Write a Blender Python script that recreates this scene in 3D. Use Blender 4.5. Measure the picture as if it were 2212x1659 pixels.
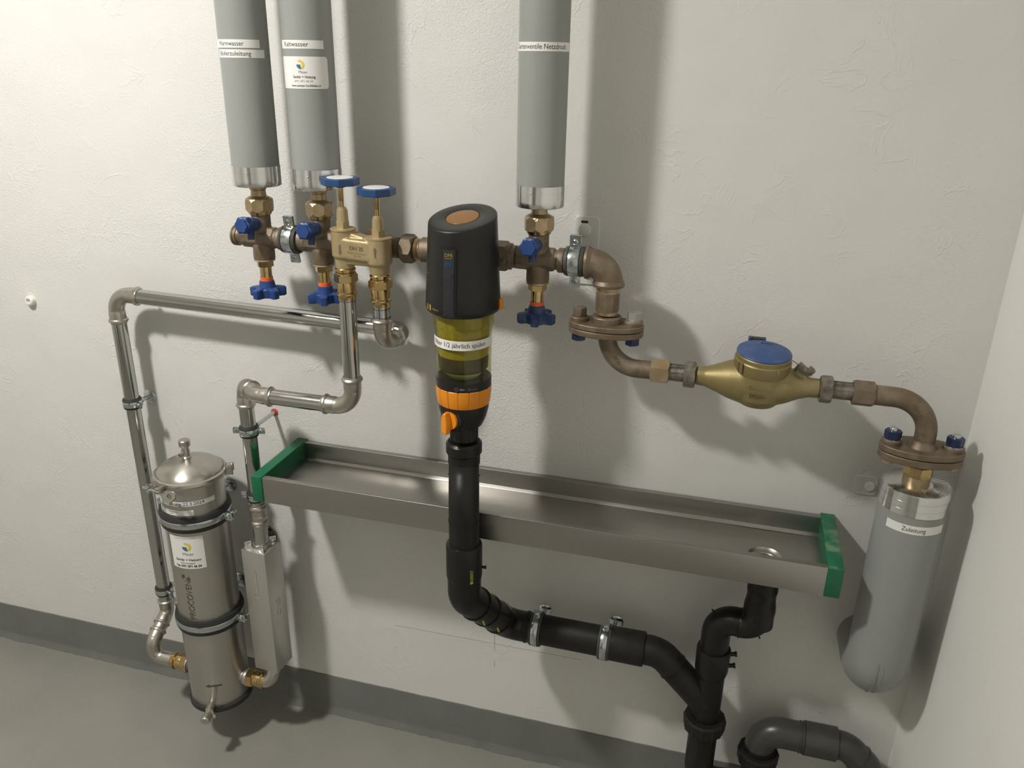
import bpy, bmesh, math, random
from mathutils import Vector, Matrix, noise

random.seed(4)
sc = bpy.context.scene
for o in list(bpy.data.objects):
    bpy.data.objects.remove(o)
COL = sc.collection
PI = math.pi
R_ = math.radians


def V(x, d, z):
    """x along the back wall, d = distance out from that wall, z = height above the floor (metres)"""
    return Vector((x, -d, z))


# ------------------------------------------------------------------ camera, world, light, exposure
cam_data = bpy.data.cameras.new('camera')
cam = bpy.data.objects.new('camera', cam_data)
COL.objects.link(cam)
sc.camera = cam
cam_data.sensor_width = 36.0
cam_data.lens = 36.0 * 1756.0 / 2212.0
cam_data.clip_start = 0.02
RC = ((0.96315325, 0.26847985, 0.01594954), (0.11311481, -0.35056218, -0.92968338), (-0.24400995, 0.8972317, -0.36801415))
m3 = Matrix((RC[0], [-v for v in RC[1]], [-v for v in RC[2]])).transposed()
cam.matrix_world = Matrix.Translation((0, -1.3, 1.39)) @ m3.to_4x4()

world = bpy.data.worlds.new('world')
sc.world = world
world.use_nodes = True
world.node_tree.nodes['Background'].inputs[0].default_value = (0.8, 0.85, 0.8, 1)
world.node_tree.nodes['Background'].inputs[1].default_value = 0.05

LAMP = Vector((-1.21, -1.00, 2.22))
lamp_data = bpy.data.lights.new('lamp_light', 'AREA')
lamp_data.shape = 'DISK'
lamp_data.size = 0.15
lamp_data.energy = 25.0
lamp_data.color = (1.0, 0.97, 0.93)
glow_data = bpy.data.lights.new('lamp_glow', 'POINT')       # light leaving the sides of the same lamp's opal globe
glow_data.energy = 20.5
glow_data.color = (1.0, 0.97, 0.93)
glow_data.shadow_soft_size = 0.07
sc.view_settings.view_transform = 'Standard'
sc.view_settings.look = 'None'
sc.view_settings.exposure = 0.0
sc.view_settings.gamma = 1.0
sc.view_settings.use_curve_mapping = False
sc.cycles.max_bounces = 10
sc.cycles.diffuse_bounces = 6
sc.cycles.glossy_bounces = 5
sc.cycles.transmission_bounces = 8
sc.cycles.transparent_max_bounces = 40
sc.cycles.caustics_refractive = False
sc.cycles.caustics_reflective = False
sc.cycles.use_denoising = True


# ------------------------------------------------------------------ materials
def new_mat(name):
    m = bpy.data.materials.new(name)
    m.use_nodes = True
    nt = m.node_tree
    return m, nt, nt.nodes['Principled BSDF']


def N(nt, kind, **kw):
    n = nt.nodes.new(kind)
    for k, v in kw.items():
        if k in n.inputs:
            n.inputs[k].default_value = v
        else:
            setattr(n, k, v)
    return n


def mat(name, col, rough=0.5, metal=0.0, col2=None, nscale=30.0, nlo=0.35, nhi=0.65, bump=0.0, bscale=300.0,
        rvar=0.0, spec=0.5, stretch=None, aniso=0.0, coat=0.0, arot=0.25):
    m, nt, b = new_mat(name)
    L = nt.links.new
    b.inputs['Base Color'].default_value = (*col, 1)
    b.inputs['Roughness'].default_value = rough
    b.inputs['Metallic'].default_value = metal
    b.inputs['Specular IOR Level'].default_value = spec
    b.inputs['Coat Weight'].default_value = coat
    if aniso:
        tg = N(nt, 'ShaderNodeTangent')
        tg.direction_type = 'RADIAL'
        tg.axis = 'Z'
        L(tg.outputs[0], b.inputs['Tangent'])
        b.inputs['Anisotropic'].default_value = aniso
        b.inputs['Anisotropic Rotation'].default_value = arot
    tc = N(nt, 'ShaderNodeTexCoord')
    mp = N(nt, 'ShaderNodeMapping')
    L(tc.outputs['Object'], mp.inputs['Vector'])
    if stretch:
        mp.inputs['Scale'].default_value = stretch
    if col2 or rvar:
        nz = N(nt, 'ShaderNodeTexNoise', Scale=nscale, Detail=5.0, Roughness=0.6)
        L(mp.outputs[0], nz.inputs['Vector'])
        if col2:
            rp = N(nt, 'ShaderNodeValToRGB')
            rp.color_ramp.elements[0].position = nlo
            rp.color_ramp.elements[1].position = nhi
            rp.color_ramp.elements[0].color = (*col, 1)
            rp.color_ramp.elements[1].color = (*col2, 1)
            L(nz.outputs['Fac'], rp.inputs[0])
            L(rp.outputs[0], b.inputs['Base Color'])
        if rvar:
            mr = N(nt, 'ShaderNodeMapRange')
            mr.inputs['From Min'].default_value = 0.3
            mr.inputs['From Max'].default_value = 0.7
            mr.inputs['To Min'].default_value = max(0.02, rough - rvar)
            mr.inputs['To Max'].default_value = min(1, rough + rvar)
            L(nz.outputs['Fac'], mr.inputs['Value'])
            L(mr.outputs[0], b.inputs['Roughness'])
    if bump:
        nb = N(nt, 'ShaderNodeTexNoise', Scale=bscale, Detail=3.0)
        L(mp.outputs[0], nb.inputs['Vector'])
        bp = N(nt, 'ShaderNodeBump', Strength=bump, Distance=0.001)
        L(nb.outputs['Fac'], bp.inputs['Height'])
        L(bp.outputs[0], b.inputs['Normal'])
    return m


def plaster(name, col, rough_amt=1.0, patch=2.2):
    """painted render: fine grain, trowel ridges, smoother filled patches"""
    m, nt, b = new_mat(name)
    L = nt.links.new
    b.inputs['Roughness'].default_value = 0.62
    b.inputs['Specular IOR Level'].default_value = 0.3
    tc = N(nt, 'ShaderNodeTexCoord')
    big = N(nt, 'ShaderNodeTexNoise', Scale=patch, Detail=3.0, Roughness=0.55)
    L(tc.outputs['Object'], big.inputs['Vector'])
    mask = N(nt, 'ShaderNodeMapRange')
    mask.inputs['From Min'].default_value = 0.40
    mask.inputs['From Max'].default_value = 0.62
    mask.inputs['To Min'].default_value = 0.22
    mask.inputs['To Max'].default_value = 1.0
    L(big.outputs['Fac'], mask.inputs['Value'])
    grain = N(nt, 'ShaderNodeTexNoise', Scale=250.0, Detail=3.0, Roughness=0.55, Distortion=0.35)
    L(tc.outputs['Object'], grain.inputs['Vector'])
    ridge = N(nt, 'ShaderNodeTexNoise', Scale=17.0, Detail=3.0, Roughness=0.5, Distortion=0.7)
    L(tc.outputs['Object'], ridge.inputs['Vector'])
    sub = N(nt, 'ShaderNodeMath', operation='SUBTRACT')
    sub.inputs[1].default_value = 0.5
    L(ridge.outputs['Fac'], sub.inputs[0])
    ab = N(nt, 'ShaderNodeMath', operation='ABSOLUTE')
    L(sub.outputs[0], ab.inputs[0])
    rr = N(nt, 'ShaderNodeMapRange')
    rr.inputs['From Min'].default_value = 0.0
    rr.inputs['From Max'].default_value = 0.022
    rr.inputs['To Min'].default_value = 1.0
    rr.inputs['To Max'].default_value = 0.0
    L(ab.outputs[0], rr.inputs['Value'])
    # ridges appear only here and there
    rm = N(nt, 'ShaderNodeTexNoise', Scale=9.0, Detail=2.0)
    L(tc.outputs['Object'], rm.inputs['Vector'])
    rmm = N(nt, 'ShaderNodeMapRange')
    rmm.inputs['From Min'].default_value = 0.50
    rmm.inputs['From Max'].default_value = 0.62
    L(rm.outputs['Fac'], rmm.inputs['Value'])
    rmul = N(nt, 'ShaderNodeMath', operation='MULTIPLY')
    L(rr.outputs[0], rmul.inputs[0])
    L(rmm.outputs[0], rmul.inputs[1])
    gm = N(nt, 'ShaderNodeMath', operation='MULTIPLY')
    L(grain.outputs['Fac'], gm.inputs[0])
    # the plaster right of the pipes was filled and trowelled smooth
    sx = N(nt, 'ShaderNodeSeparateXYZ')
    L(tc.outputs['Object'], sx.inputs[0])
    xr = N(nt, 'ShaderNodeMapRange')
    xr.inputs['From Min'].default_value = -0.22
    xr.inputs['From Max'].default_value = -0.05
    xr.inputs['To Min'].default_value = 0.80
    xr.inputs['To Max'].default_value = 0.42
    L(sx.outputs['X'], xr.inputs['Value'])
    mm = N(nt, 'ShaderNodeMath', operation='MULTIPLY')
    L(mask.outputs[0], mm.inputs[0])
    L(xr.outputs[0], mm.inputs[1])
    L(mm.outputs[0], gm.inputs[1])
    lump = N(nt, 'ShaderNodeTexNoise', Scale=7.0, Detail=2.0)
    L(tc.outputs['Object'], lump.inputs['Vector'])
    a1 = N(nt, 'ShaderNodeMath', operation='MULTIPLY_ADD')
    a1.inputs[1].default_value = 0.20
    L(rmul.outputs[0], a1.inputs[0])
    L(gm.outputs[0], a1.inputs[2])
    a2 = N(nt, 'ShaderNodeMath', operation='MULTIPLY_ADD')
    a2.inputs[1].default_value = 2.2
    L(lump.outputs['Fac'], a2.inputs[0])
    L(a1.outputs[0], a2.inputs[2])
    bp = N(nt, 'ShaderNodeBump', Strength=1.0, Distance=0.0022 * rough_amt)
    L(a2.outputs[0], bp.inputs['Height'])
    L(bp.outputs[0], b.inputs['Normal'])
    cr = N(nt, 'ShaderNodeValToRGB')
    cr.color_ramp.elements[0].position = 0.3
    cr.color_ramp.elements[1].position = 0.7
    cr.color_ramp.elements[0].color = (col[0] * 0.97, col[1] * 0.97, col[2] * 0.965, 1)
    cr.color_ramp.elements[1].color = (min(1, col[0] * 1.03), col[1] * 1.02, col[2] * 1.02, 1)
    L(big.outputs['Fac'], cr.inputs[0])
    L(cr.outputs[0], b.inputs['Base Color'])
    return m


M = {}
M['wall'] = plaster('wall_plaster', (0.70, 0.695, 0.665), 0.80)
M['wall_smooth'] = plaster('wall_plaster_smooth', (0.80, 0.80, 0.76), 0.4, 1.6)
M['plate'] = plaster('plate_paint', (0.70, 0.70, 0.665), 0.3, 1.6)
M['ceiling'] = plaster('ceiling_paint', (0.84, 0.84, 0.81), 0.3)
M['floor'] = mat('floor_paint', (0.262, 0.255, 0.225), 0.42, col2=(0.235, 0.23, 0.205), nscale=6, bump=0.12, bscale=220)
M['skirt'] = mat('skirting_paint', (0.18, 0.182, 0.165), 0.62, spec=0.25, col2=(0.155, 0.16, 0.148), nscale=9, bump=0.5, bscale=90)
M['pvc'] = mat('pvc_jacket', (0.290, 0.302, 0.288), 0.40, col2=(0.280, 0.292, 0.278), nscale=14, bump=0.05, bscale=90)
M['foil'] = mat('aluminium_foil', (0.74, 0.74, 0.73), 0.24, 1.0, rvar=0.08, nscale=60, stretch=(1, 1, 0.05), bump=0.04, bscale=90, aniso=0.75)
M['bronze'] = mat('dull_bronze', (0.170, 0.125, 0.082), 0.50, 0.5, col2=(0.27, 0.222, 0.168), nscale=38, nlo=0.4, nhi=0.75, bump=0.25, bscale=700, rvar=0.1)
M['brass'] = mat('bright_brass', (0.62, 0.46, 0.22), 0.2, 1.0, col2=(0.50, 0.36, 0.17), nscale=50, rvar=0.06)
M['brassdull'] = mat('dull_brass', (0.40, 0.29, 0.155), 0.38, 0.8, col2=(0.48, 0.38, 0.25), nscale=45, bump=0.1, bscale=600, rvar=0.1)
M['cast'] = mat('sand_cast_brass', (0.44, 0.335, 0.175), 0.46, 0.55, col2=(0.50, 0.40, 0.235), nscale=30, bump=0.35, bscale=900)
M['meterbrass'] = mat('meter_brass_paint', (0.265, 0.21, 0.085), 0.42, 0.45, col2=(0.29, 0.24, 0.13), nscale=20, nlo=0.4, nhi=0.8, bump=0.25, bscale=900)
M['oldnut'] = mat('tarnished_nickel', (0.13, 0.115, 0.095), 0.45, 0.6, col2=(0.33, 0.30, 0.25), nscale=55, nlo=0.4, nhi=0.7, bump=0.3, bscale=500)
M['steel'] = mat('polished_steel', (0.50, 0.495, 0.475), 0.13, 1.0, rvar=0.04, nscale=40, bump=0.02, bscale=60)
M['fitting'] = mat('pickled_steel', (0.50, 0.475, 0.425), 0.34, 1.0, rvar=0.06, nscale=40, bump=0.08, bscale=500)
M['brushed'] = mat('brushed_stainless', (0.52, 0.50, 0.455), 0.34, 1.0, rvar=0.04, nscale=30, aniso=0.6)
M['tray'] = mat('tray_stainless', (0.40, 0.388, 0.36), 0.36, 1.0, rvar=0.05, nscale=20, stretch=(0.2, 6, 6), bump=0.02, bscale=300)
M['alu'] = mat('satin_aluminium', (0.55, 0.54, 0.50), 0.42, 0.85, rvar=0.05, nscale=50, bump=0.06, bscale=900)
M['zinc'] = mat('zinc_plated', (0.56, 0.60, 0.61), 0.22, 1.0, rvar=0.1, nscale=120, bump=0.2, bscale=300)
M['rubber'] = mat('black_rubber', (0.022, 0.023, 0.022), 0.6)
M['greyrubber'] = mat('grey_rubber', (0.06, 0.06, 0.055), 0.6)
M['black'] = mat('black_plastic', (0.012, 0.012, 0.0115), 0.38, spec=0.4, bump=0.05, bscale=1500)
M['hdpe'] = mat('black_drainage_plastic', (0.010, 0.010, 0.009), 0.38, spec=0.35, rvar=0.08, nscale=30, bump=0.05, bscale=200)
M['hdpe_dusty'] = mat('dusty_drainage_plastic', (0.011, 0.011, 0.010), 0.5, spec=0.3, col2=(0.018, 0.017, 0.015), nscale=25)
M['greypipe'] = mat('grey_drainage_plastic', (0.045, 0.044, 0.041), 0.33, col2=(0.06, 0.058, 0.053), nscale=20)
M['blue'] = mat('blue_plastic', (0.014, 0.048, 0.185), 0.42, col2=(0.022, 0.06, 0.20), nscale=40, nlo=0.5, nhi=0.8)
M['bluewheel'] = mat('blue_wheel_plastic', (0.010, 0.055, 0.17), 0.4, col2=(0.015, 0.065, 0.18), nscale=20)
M['bluedusty'] = mat('dusty_blue_plastic', (0.018, 0.048, 0.155), 0.5, col2=(0.13, 0.14, 0.17), nscale=60, nlo=0.5, nhi=0.8)
M['bluelid'] = mat('faded_blue_lid', (0.032, 0.075, 0.215), 0.5, col2=(0.085, 0.125, 0.24), nscale=55, nlo=0.45, nhi=0.8)
M['bluenut'] = mat('blue_lacquered_steel', (0.022, 0.035, 0.10), 0.35, 0.4, col2=(0.12, 0.12, 0.14), nscale=90, nlo=0.5, nhi=0.85)
M['white'] = mat('white_enamel', (0.72, 0.72, 0.70), 0.35)
M['label'] = mat('label_paper', (0.80, 0.79, 0.755), 0.4)
M['ink'] = mat('black_ink', (0.02, 0.02, 0.022), 0.5)
M['greyink'] = mat('grey_ink', (0.16, 0.16, 0.17), 0.5)
M['etch'] = mat('etched_mark', (0.15, 0.13, 0.105), 0.5, 0.6)
M['castmark'] = mat('printed_mark', (0.24, 0.18, 0.10), 0.5, 0.4)
M['logoyellow'] = mat('logo_yellow', (0.72, 0.55, 0.08), 0.4)
M['logoblue'] = mat('logo_blue', (0.05, 0.16, 0.25), 0.4)
M['cyan'] = mat('print_cyan', (0.01, 0.09, 0.20), 0.4)
M['gold'] = mat('print_gold', (0.36, 0.26, 0.04), 0.4)
M['yellowprint'] = mat('print_yellow', (0.45, 0.50, 0.08), 0.5)
M['orange'] = mat('orange_plastic', (0.78, 0.27, 0.012), 0.36)
M['redorange'] = mat('red_orange_ring', (0.80, 0.13, 0.035), 0.4)
M['green'] = mat('green_plastic', (0.005, 0.115, 0.048), 0.32, col2=(0.006, 0.125, 0.054), nscale=10)
M['greendust'] = mat('dusty_green_plastic', (0.008, 0.135, 0.062), 0.45, col2=(0.16, 0.27, 0.17), nscale=26, nlo=0.46, nhi=0.66)
_m = M['greendust']
_nt = _m.node_tree
_bs = _nt.nodes['Principled BSDF']
_src = _bs.inputs['Base Color'].links[0].from_socket
_ge = N(_nt, 'ShaderNodeNewGeometry')
_sp = N(_nt, 'ShaderNodeSeparateXYZ')
_nt.links.new(_ge.outputs['Normal'], _sp.inputs[0])
_mk = N(_nt, 'ShaderNodeMapRange')
_mk.inputs['From Min'].default_value = 0.5
_mk.inputs['From Max'].default_value = 0.8
_nt.links.new(_sp.outputs['Z'], _mk.inputs['Value'])
_mi = N(_nt, 'ShaderNodeMix', data_type='RGBA')
_mi.inputs[6].default_value = (0.008, 0.115, 0.052, 1)
_nt.links.new(_mk.outputs[0], _mi.inputs[0])
_nt.links.new(_src, _mi.inputs[7])
_nt.links.new(_mi.outputs[2], _bs.inputs['Base Color'])
M['red'] = mat('red_plug', (0.55, 0.08, 0.06), 0.5)
M['olive'] = mat('olive_filter_cup', (0.25, 0.22, 0.012), 0.28, col2=(0.36, 0.30, 0.02), nscale=14)
M['darkmesh'] = mat('dark_filter_core', (0.035, 0.03, 0.02), 0.35, 0.3, col2=(0.07, 0.05, 0.03), nscale=60)
M['palecone'] = mat('pale_green_cone', (0.33, 0.34, 0.17), 0.35)
M['copperish'] = mat('copper_seat', (0.24, 0.11, 0.06), 0.35, 0.6, col2=(0.14, 0.08, 0.05), nscale=70)
M['plugwhite'] = mat('white_plug', (0.76, 0.74, 0.69), 0.5)
M['pencil'] = mat('pencil_mark', (0.27, 0.26, 0.235), 0.7)
M['darkpanel'] = mat('dark_panel_paint', (0.10, 0.10, 0.095), 0.5)


def glassy(name, col, rough=0.03, ior=1.3):
    m, nt, b = new_mat(name)
    nt.nodes.remove(b)
    tr = N(nt, 'ShaderNodeBsdfTransparent')
    tr.inputs[0].default_value = (*col, 1)
    gl = N(nt, 'ShaderNodeBsdfGlossy')
    gl.inputs['Roughness'].default_value = rough
    lw = N(nt, 'ShaderNodeLayerWeight')
    lw.inputs['Blend'].default_value = 0.5
    pw = N(nt, 'ShaderNodeMath', operation='POWER')
    pw.inputs[1].default_value = 4.0
    nt.links.new(lw.outputs['Facing'], pw.inputs[0])
    fr = N(nt, 'ShaderNodeMath', operation='MULTIPLY_ADD')
    fr.inputs[1].default_value = 0.55
    fr.inputs[2].default_value = 0.035
    nt.links.new(pw.outputs[0], fr.inputs[0])
    mx = N(nt, 'ShaderNodeMixShader')
    nt.links.new(fr.outputs[0], mx.inputs[0])
    nt.links.new(tr.outputs[0], mx.inputs[1])
    nt.links.new(gl.outputs[0], mx.inputs[2])
    nt.links.new(mx.outputs[0], nt.nodes['Material Output'].inputs['Surface'])
    return m


M['bowl'] = glassy('clear_bowl', (0.955, 0.945, 0.80))
M['amber'] = mat('amber_window', (0.21, 0.095, 0.018), 0.25, spec=0.3)


# ------------------------------------------------------------------ geometry helpers
def basis(dirv, up=None):
    z = Vector(dirv).normalized()
    u = Vector(up) if up is not None else (Vector((0, 0, 1)) if abs(z.z) < 0.9 else Vector((1, 0, 0)))
    x = u.cross(z)
    if x.length < 1e-6:
        x = Vector((0, 1, 0)).cross(z)
    x.normalize()
    y = z.cross(x)
    return Matrix((x, y, z)).transposed()


class B:
    def __init__(s):
        s.bm = bmesh.new()

    def rings(s, rings, cap0=True, cap1=True, closed=False):
        bm = s.bm
        vr = []
        for ring in rings:
            vr.append([bm.verts.new(p) for p in ring] if len(ring) > 1 else [bm.verts.new(ring[0])])
        pairs = list(zip(vr, vr[1:]))
        if closed:
            pairs.append((vr[-1], vr[0]))
        for a, b in pairs:
            n = max(len(a), len(b))
            for i in range(n):
                j = (i + 1) % n
                if len(a) == 1 and len(b) == 1:
                    continue
                if len(a) == 1:
                    f = [a[0], b[j], b[i]]
                elif len(b) == 1:
                    f = [a[i], a[j], b[0]]
                else:
                    f = [a[i], a[j], b[j], b[i]]
                try:
                    bm.faces.new(f)
                except ValueError:
                    pass
        if not closed:
            if cap0 and len(vr[0]) > 2:
                bm.faces.new(list(reversed(vr[0])))
            if cap1 and len(vr[-1]) > 2:
                bm.faces.new(vr[-1])
        return s

    def lathe(s, prof, org=(0, 0, 0), dirv=(0, 0, 1), seg=32, cap0=True, cap1=True, up=None, closed=False, lobes=None):
        m = basis(dirv, up)
        org = Vector(org)
        rs = []
        for h, r in prof:
            if r < 1e-6:
                rs.append([org + m @ Vector((0, 0, h))])
            else:
                ring = []
                for i in range(seg):
                    a = 2 * PI * i / seg
                    rr = r * (lobes(a) if lobes else 1)
                    ring.append(org + m @ Vector((rr * math.cos(a), rr * math.sin(a), h)))
                rs.append(ring)
        return s.rings(rs, cap0, cap1, closed)

    def hexa(s, org, dirv, R, h, n=6, ch=0.12, rot=0.0, up=None):
        m = basis(dirv, up)
        org = Vector(org)
        ap = R * math.cos(PI / n)
        c = min(ch * R * 0.75, h * 0.3)
        per = 6

        def ring(base, sgn, rnd):
            out = []
            for i in range(n * per):
                k = (i % per) / per * 2 * PI / n - PI / n      # angle from the middle of the flat
                a = i // per * 2 * PI / n + k + PI / n
                rp = ap / math.cos(k)
                hh = base + sgn * (c * (rp - ap) / (R - ap) + (0.0 if rnd else 0.02 * c))
                r = rp
                if rnd:
                    hh = base
                    r = ap * 0.97
                out.append(org + m @ Vector((r * math.cos(a + rot), r * math.sin(a + rot), hh)))
            return out
        n0 = len(s.bm.faces)
        s.rings([ring(0, 1, True), ring(0, 1, False), ring(h, -1, False), ring(h, -1, True)])
        s.bm.faces.ensure_lookup_table()
        lay = s.bm.faces.layers.int.get('flat') or s.bm.faces.layers.int.new('flat')
        s.bm.faces.ensure_lookup_table()
        for f in list(s.bm.faces)[n0:]:
            f[lay] = 1
        return s

    def tube(s, pts, r, fillet=0.0, seg=20, caps=True, step=R_(10)):
        pts = [Vector(p) for p in pts]
        path = centre_line(pts, fillet, step)
        t0 = (path[1] - path[0]).normalized()
        m = basis(t0)
        x = m.col[0].copy()
        rs = []
        for i, p in enumerate(path):
            if i == 0:
                t = (path[1] - path[0])
            elif i == len(path) - 1:
                t = (path[-1] - path[-2])
            else:
                t = (path[i + 1] - p).normalized() + (p - path[i - 1]).normalized()
            t.normalize()
            x = (x - t * x.dot(t)).normalized()
            y = t.cross(x)
            rs.append([p + x * (r * math.cos(2 * PI * k / seg)) + y * (r * math.sin(2 * PI * k / seg)) for k in range(seg)])
        return s.rings(rs, caps, caps)

    def box(s, c, size, rot=None, bevel=0.0, seg=2):
        c = Vector(c)
        r = bmesh.ops.create_cube(s.bm, size=1.0)
        vs = r['verts']
        for v in vs:
            p = Vector((v.co.x * size[0], v.co.y * size[1], v.co.z * size[2]))
            v.co = c + (rot @ p if rot else p)
        if bevel:
            es = list({e for v in vs for e in v.link_edges})
            bmesh.ops.bevel(s.bm, geom=es, offset=bevel, segments=seg, affect='EDGES', profile=0.5)
        return s

    def prism(s, poly, org, dirv, h, up=None, bevel=0.0):
        m = basis(dirv, up)
        org = Vector(org)
        if bevel:
            n = len(poly)
            cx = sum(p[0] for p in poly) / n
            cy = sum(p[1] for p in poly) / n

            def sh(k):
                out = []
                for px, py in poly:
                    l = math.hypot(px - cx, py - cy) or 1
                    f = (l - k) / l
                    out.append((cx + (px - cx) * f, cy + (py - cy) * f))
                return out
            layers = [(0, sh(bevel)), (bevel, poly), (h - bevel, poly), (h, sh(bevel))]
        else:
            layers = [(0, poly), (h, poly)]
        return s.rings([[org + m @ Vector((px, py, hh)) for px, py in pl] for hh, pl in layers])

    def sphere(s, c, r, seg=20):
        bmesh.ops.create_uvsphere(s.bm, u_segments=seg, v_segments=seg // 2, radius=r, matrix=Matrix.Translation(Vector(c)))
        return s


def centre_line(pts, fillet, step=R_(10)):
    path = [pts[0]]
    fl = fillet if isinstance(fillet, (list, tuple)) else [fillet] * len(pts)
    for i in range(1, len(pts) - 1):
        p = pts[i]
        a = (pts[i - 1] - p).normalized()
        b = (pts[i + 1] - p).normalized()
        ang = PI - a.angle(b)
        f = fl[i]
        if f <= 0 or ang < 0.02:
            path.append(p)
            continue
        t = f * math.tan(ang / 2)
        n = max(2, int(ang / step) + 1)
        c = p + (a + b).normalized() * (f / math.cos(ang / 2))
        s0 = p + a * t - c
        ax = s0.cross(p + b * t - c).normalized()
        for k in range(n + 1):
            path.append(c + Matrix.Rotation(ang * k / n, 3, ax) @ s0)
    path.append(pts[-1])
    return path


OFF = {}


def root_of(o):
    while o.parent is not None:
        o = o.parent
    return o


def finish(o_name, bm, material, parent=None, sharp=R_(31), smooth=True):
    bmesh.ops.remove_doubles(bm, verts=bm.verts, dist=1e-6)
    bmesh.ops.recalc_face_normals(bm, faces=bm.faces)
    if parent is not None:
        off = OFF[root_of(parent).name]
        bmesh.ops.translate(bm, verts=bm.verts, vec=-off)
    if smooth:
        lay = bm.faces.layers.int.get('flat')
        for f in bm.faces:
            f.smooth = not (lay is not None and f[lay] == 1)
        for e in bm.edges:
            if len(e.link_faces) == 2 and e.calc_face_angle(0) > sharp:
                e.smooth = False
    me = bpy.data.meshes.new(o_name)
    bm.to_mesh(me)
    bm.free()
    me.materials.append(material)
    o = bpy.data.objects.new(o_name, me)
    COL.objects.link(o)
    if parent is not None:
        o.parent = parent
    return o


def part(name, b, material, parent, label=None, sharp=R_(31), smooth=True):
    o = finish(name, b.bm if isinstance(b, B) else b, material, parent, sharp, smooth)
    if label:
        o['label'] = label
    return o


def thing(name, label, cat, loc, group=None):
    o = bpy.data.objects.new(name, None)
    o.empty_display_size = 0.02
    COL.objects.link(o)
    o.location = loc
    OFF[o.name] = Vector(loc)
    o['label'] = label
    o['category'] = cat
    if group:
        o['group'] = group
    return o


def single(name, b, material, label, cat, group=None):
    o = finish(name, b.bm, material)
    o['label'] = label
    o['category'] = cat
    if group:
        o['group'] = group
    return o


def structure(name, b, material, parent=None, smooth=False):
    o = finish(name, b.bm, material, None, smooth=smooth)
    if parent is not None:
        o.parent = parent
    else:
        o['kind'] = 'structure'
        OFF[o.name] = Vector((0, 0, 0))
    return o


def remesh(b, voxel=0.0013, smooth=6):
    """weld overlapping solids into one casting with soft fillets"""
    me = bpy.data.meshes.new('tmp')
    b.bm.to_mesh(me)
    b.bm.free()
    o = bpy.data.objects.new('tmp', me)
    COL.objects.link(o)
    r = o.modifiers.new('r', 'REMESH')
    r.mode = 'VOXEL'
    r.voxel_size = voxel
    s = o.modifiers.new('s', 'SMOOTH')
    s.factor = 0.5
    s.iterations = smooth
    dg = bpy.context.evaluated_depsgraph_get()
    ev = bpy.data.meshes.new_from_object(o.evaluated_get(dg))
    out = B()
    out.bm.from_mesh(ev)
    bpy.data.objects.remove(o)
    bpy.data.meshes.remove(ev)
    return out


_txt = {}


def glyphs(body, size, bold=0.0, extrude=0.0, sx=1.0):
    key = (body, size, bold, extrude, sx)
    if key in _txt:
        return _txt[key]
    cu = bpy.data.curves.new('t', 'FONT')
    cu.body = body
    cu.size = size
    cu.offset = bold
    cu.extrude = extrude
    cu.resolution_u = 3
    cu.align_x = 'CENTER'
    cu.align_y = 'CENTER'
    o = bpy.data.objects.new('t', cu)
    COL.objects.link(o)
    dg = bpy.context.evaluated_depsgraph_get()
    me = bpy.data.meshes.new_from_object(o.evaluated_get(dg))
    vs = [(v.co.x * sx, v.co.y, v.co.z) for v in me.vertices]
    fs = [tuple(p.vertices) for p in me.polygons]
    bpy.data.objects.remove(o)
    bpy.data.meshes.remove(me)
    _txt[key] = (vs, fs)
    return vs, fs


def cyl_surf(cx, cd, R, az0, z0, vert=False):
    """point at arc length u, height v on an upright cylinder; az measured from the out-of-wall direction towards +x"""
    def f(u, v, w=0.0):
        if vert:
            u, v = -v, u
        a = az0 + u / R
        r = R + w
        return Vector((cx + r * math.sin(a), -cd - r * math.cos(a), z0 + v))
    return f


def plane_surf(org, ux, uy):
    org = Vector(org)
    ux = Vector(ux).normalized()
    uy = Vector(uy).normalized()
    n = ux.cross(uy)

    def f(u, v, w=0.0):
        return org + ux * u + uy * v + n * w
    return f


def lettering(body, size, surf, material, parent, u=0, v=0, lift=0.00042, bold=0.0, sx=1.0, name='lettering', extrude=0.0):
    vs, fs = glyphs(body, size, bold, extrude, sx)
    bm = bmesh.new()
    bv = [bm.verts.new(surf(x + u, y + v, lift + z)) for x, y, z in vs]
    for f in fs:
        try:
            bm.faces.new([bv[i] for i in f])
        except ValueError:
            pass
    return part(name, bm, material, parent, smooth=False)


def patch(surf, u0, u1, v0, v1, material, parent, name='label_strip', lift=0.0003, corner=0.0, n=28, label=None):
    bm = bmesh.new()
    top, bot = [], []
    for i in range(n + 1):
        u = u0 + (u1 - u0) * i / n
        k = 0.0
        if corner:
            e = min(u - u0, u1 - u)
            if e < corner:
                k = corner - math.sqrt(max(0, corner ** 2 - (corner - e) ** 2))
        top.append(bm.verts.new(surf(u, v1 - k, lift)))
        bot.append(bm.verts.new(surf(u, v0 + k, lift)))
    for i in range(n):
        bm.faces.new((bot[i], bot[i + 1], top[i + 1], top[i]))
    r = bmesh.ops.extrude_face_region(bm, geom=list(bm.faces))
    # thickness: second skin slightly above
    return part(name, bm, material, parent, label=label)


def shape(surf, pts, material, parent, name, lift=0.0006):
    bm = bmesh.new()
    bm.faces.new([bm.verts.new((u, v, 0)) for u, v in pts])
    u0, u1 = min(p[0] for p in pts), max(p[0] for p in pts)
    k = u0 + 0.0015
    while k < u1:
        bmesh.ops.bisect_plane(bm, geom=bm.verts[:] + bm.edges[:] + bm.faces[:], plane_co=(k, 0, 0), plane_no=(1, 0, 0))
        k += 0.0015
    bmesh.ops.triangulate(bm, faces=bm.faces)
    for v in bm.verts:
        v.co = surf(v.co.x, v.co.y, lift)
    return part(name, bm, material, parent, smooth=False)


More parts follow.
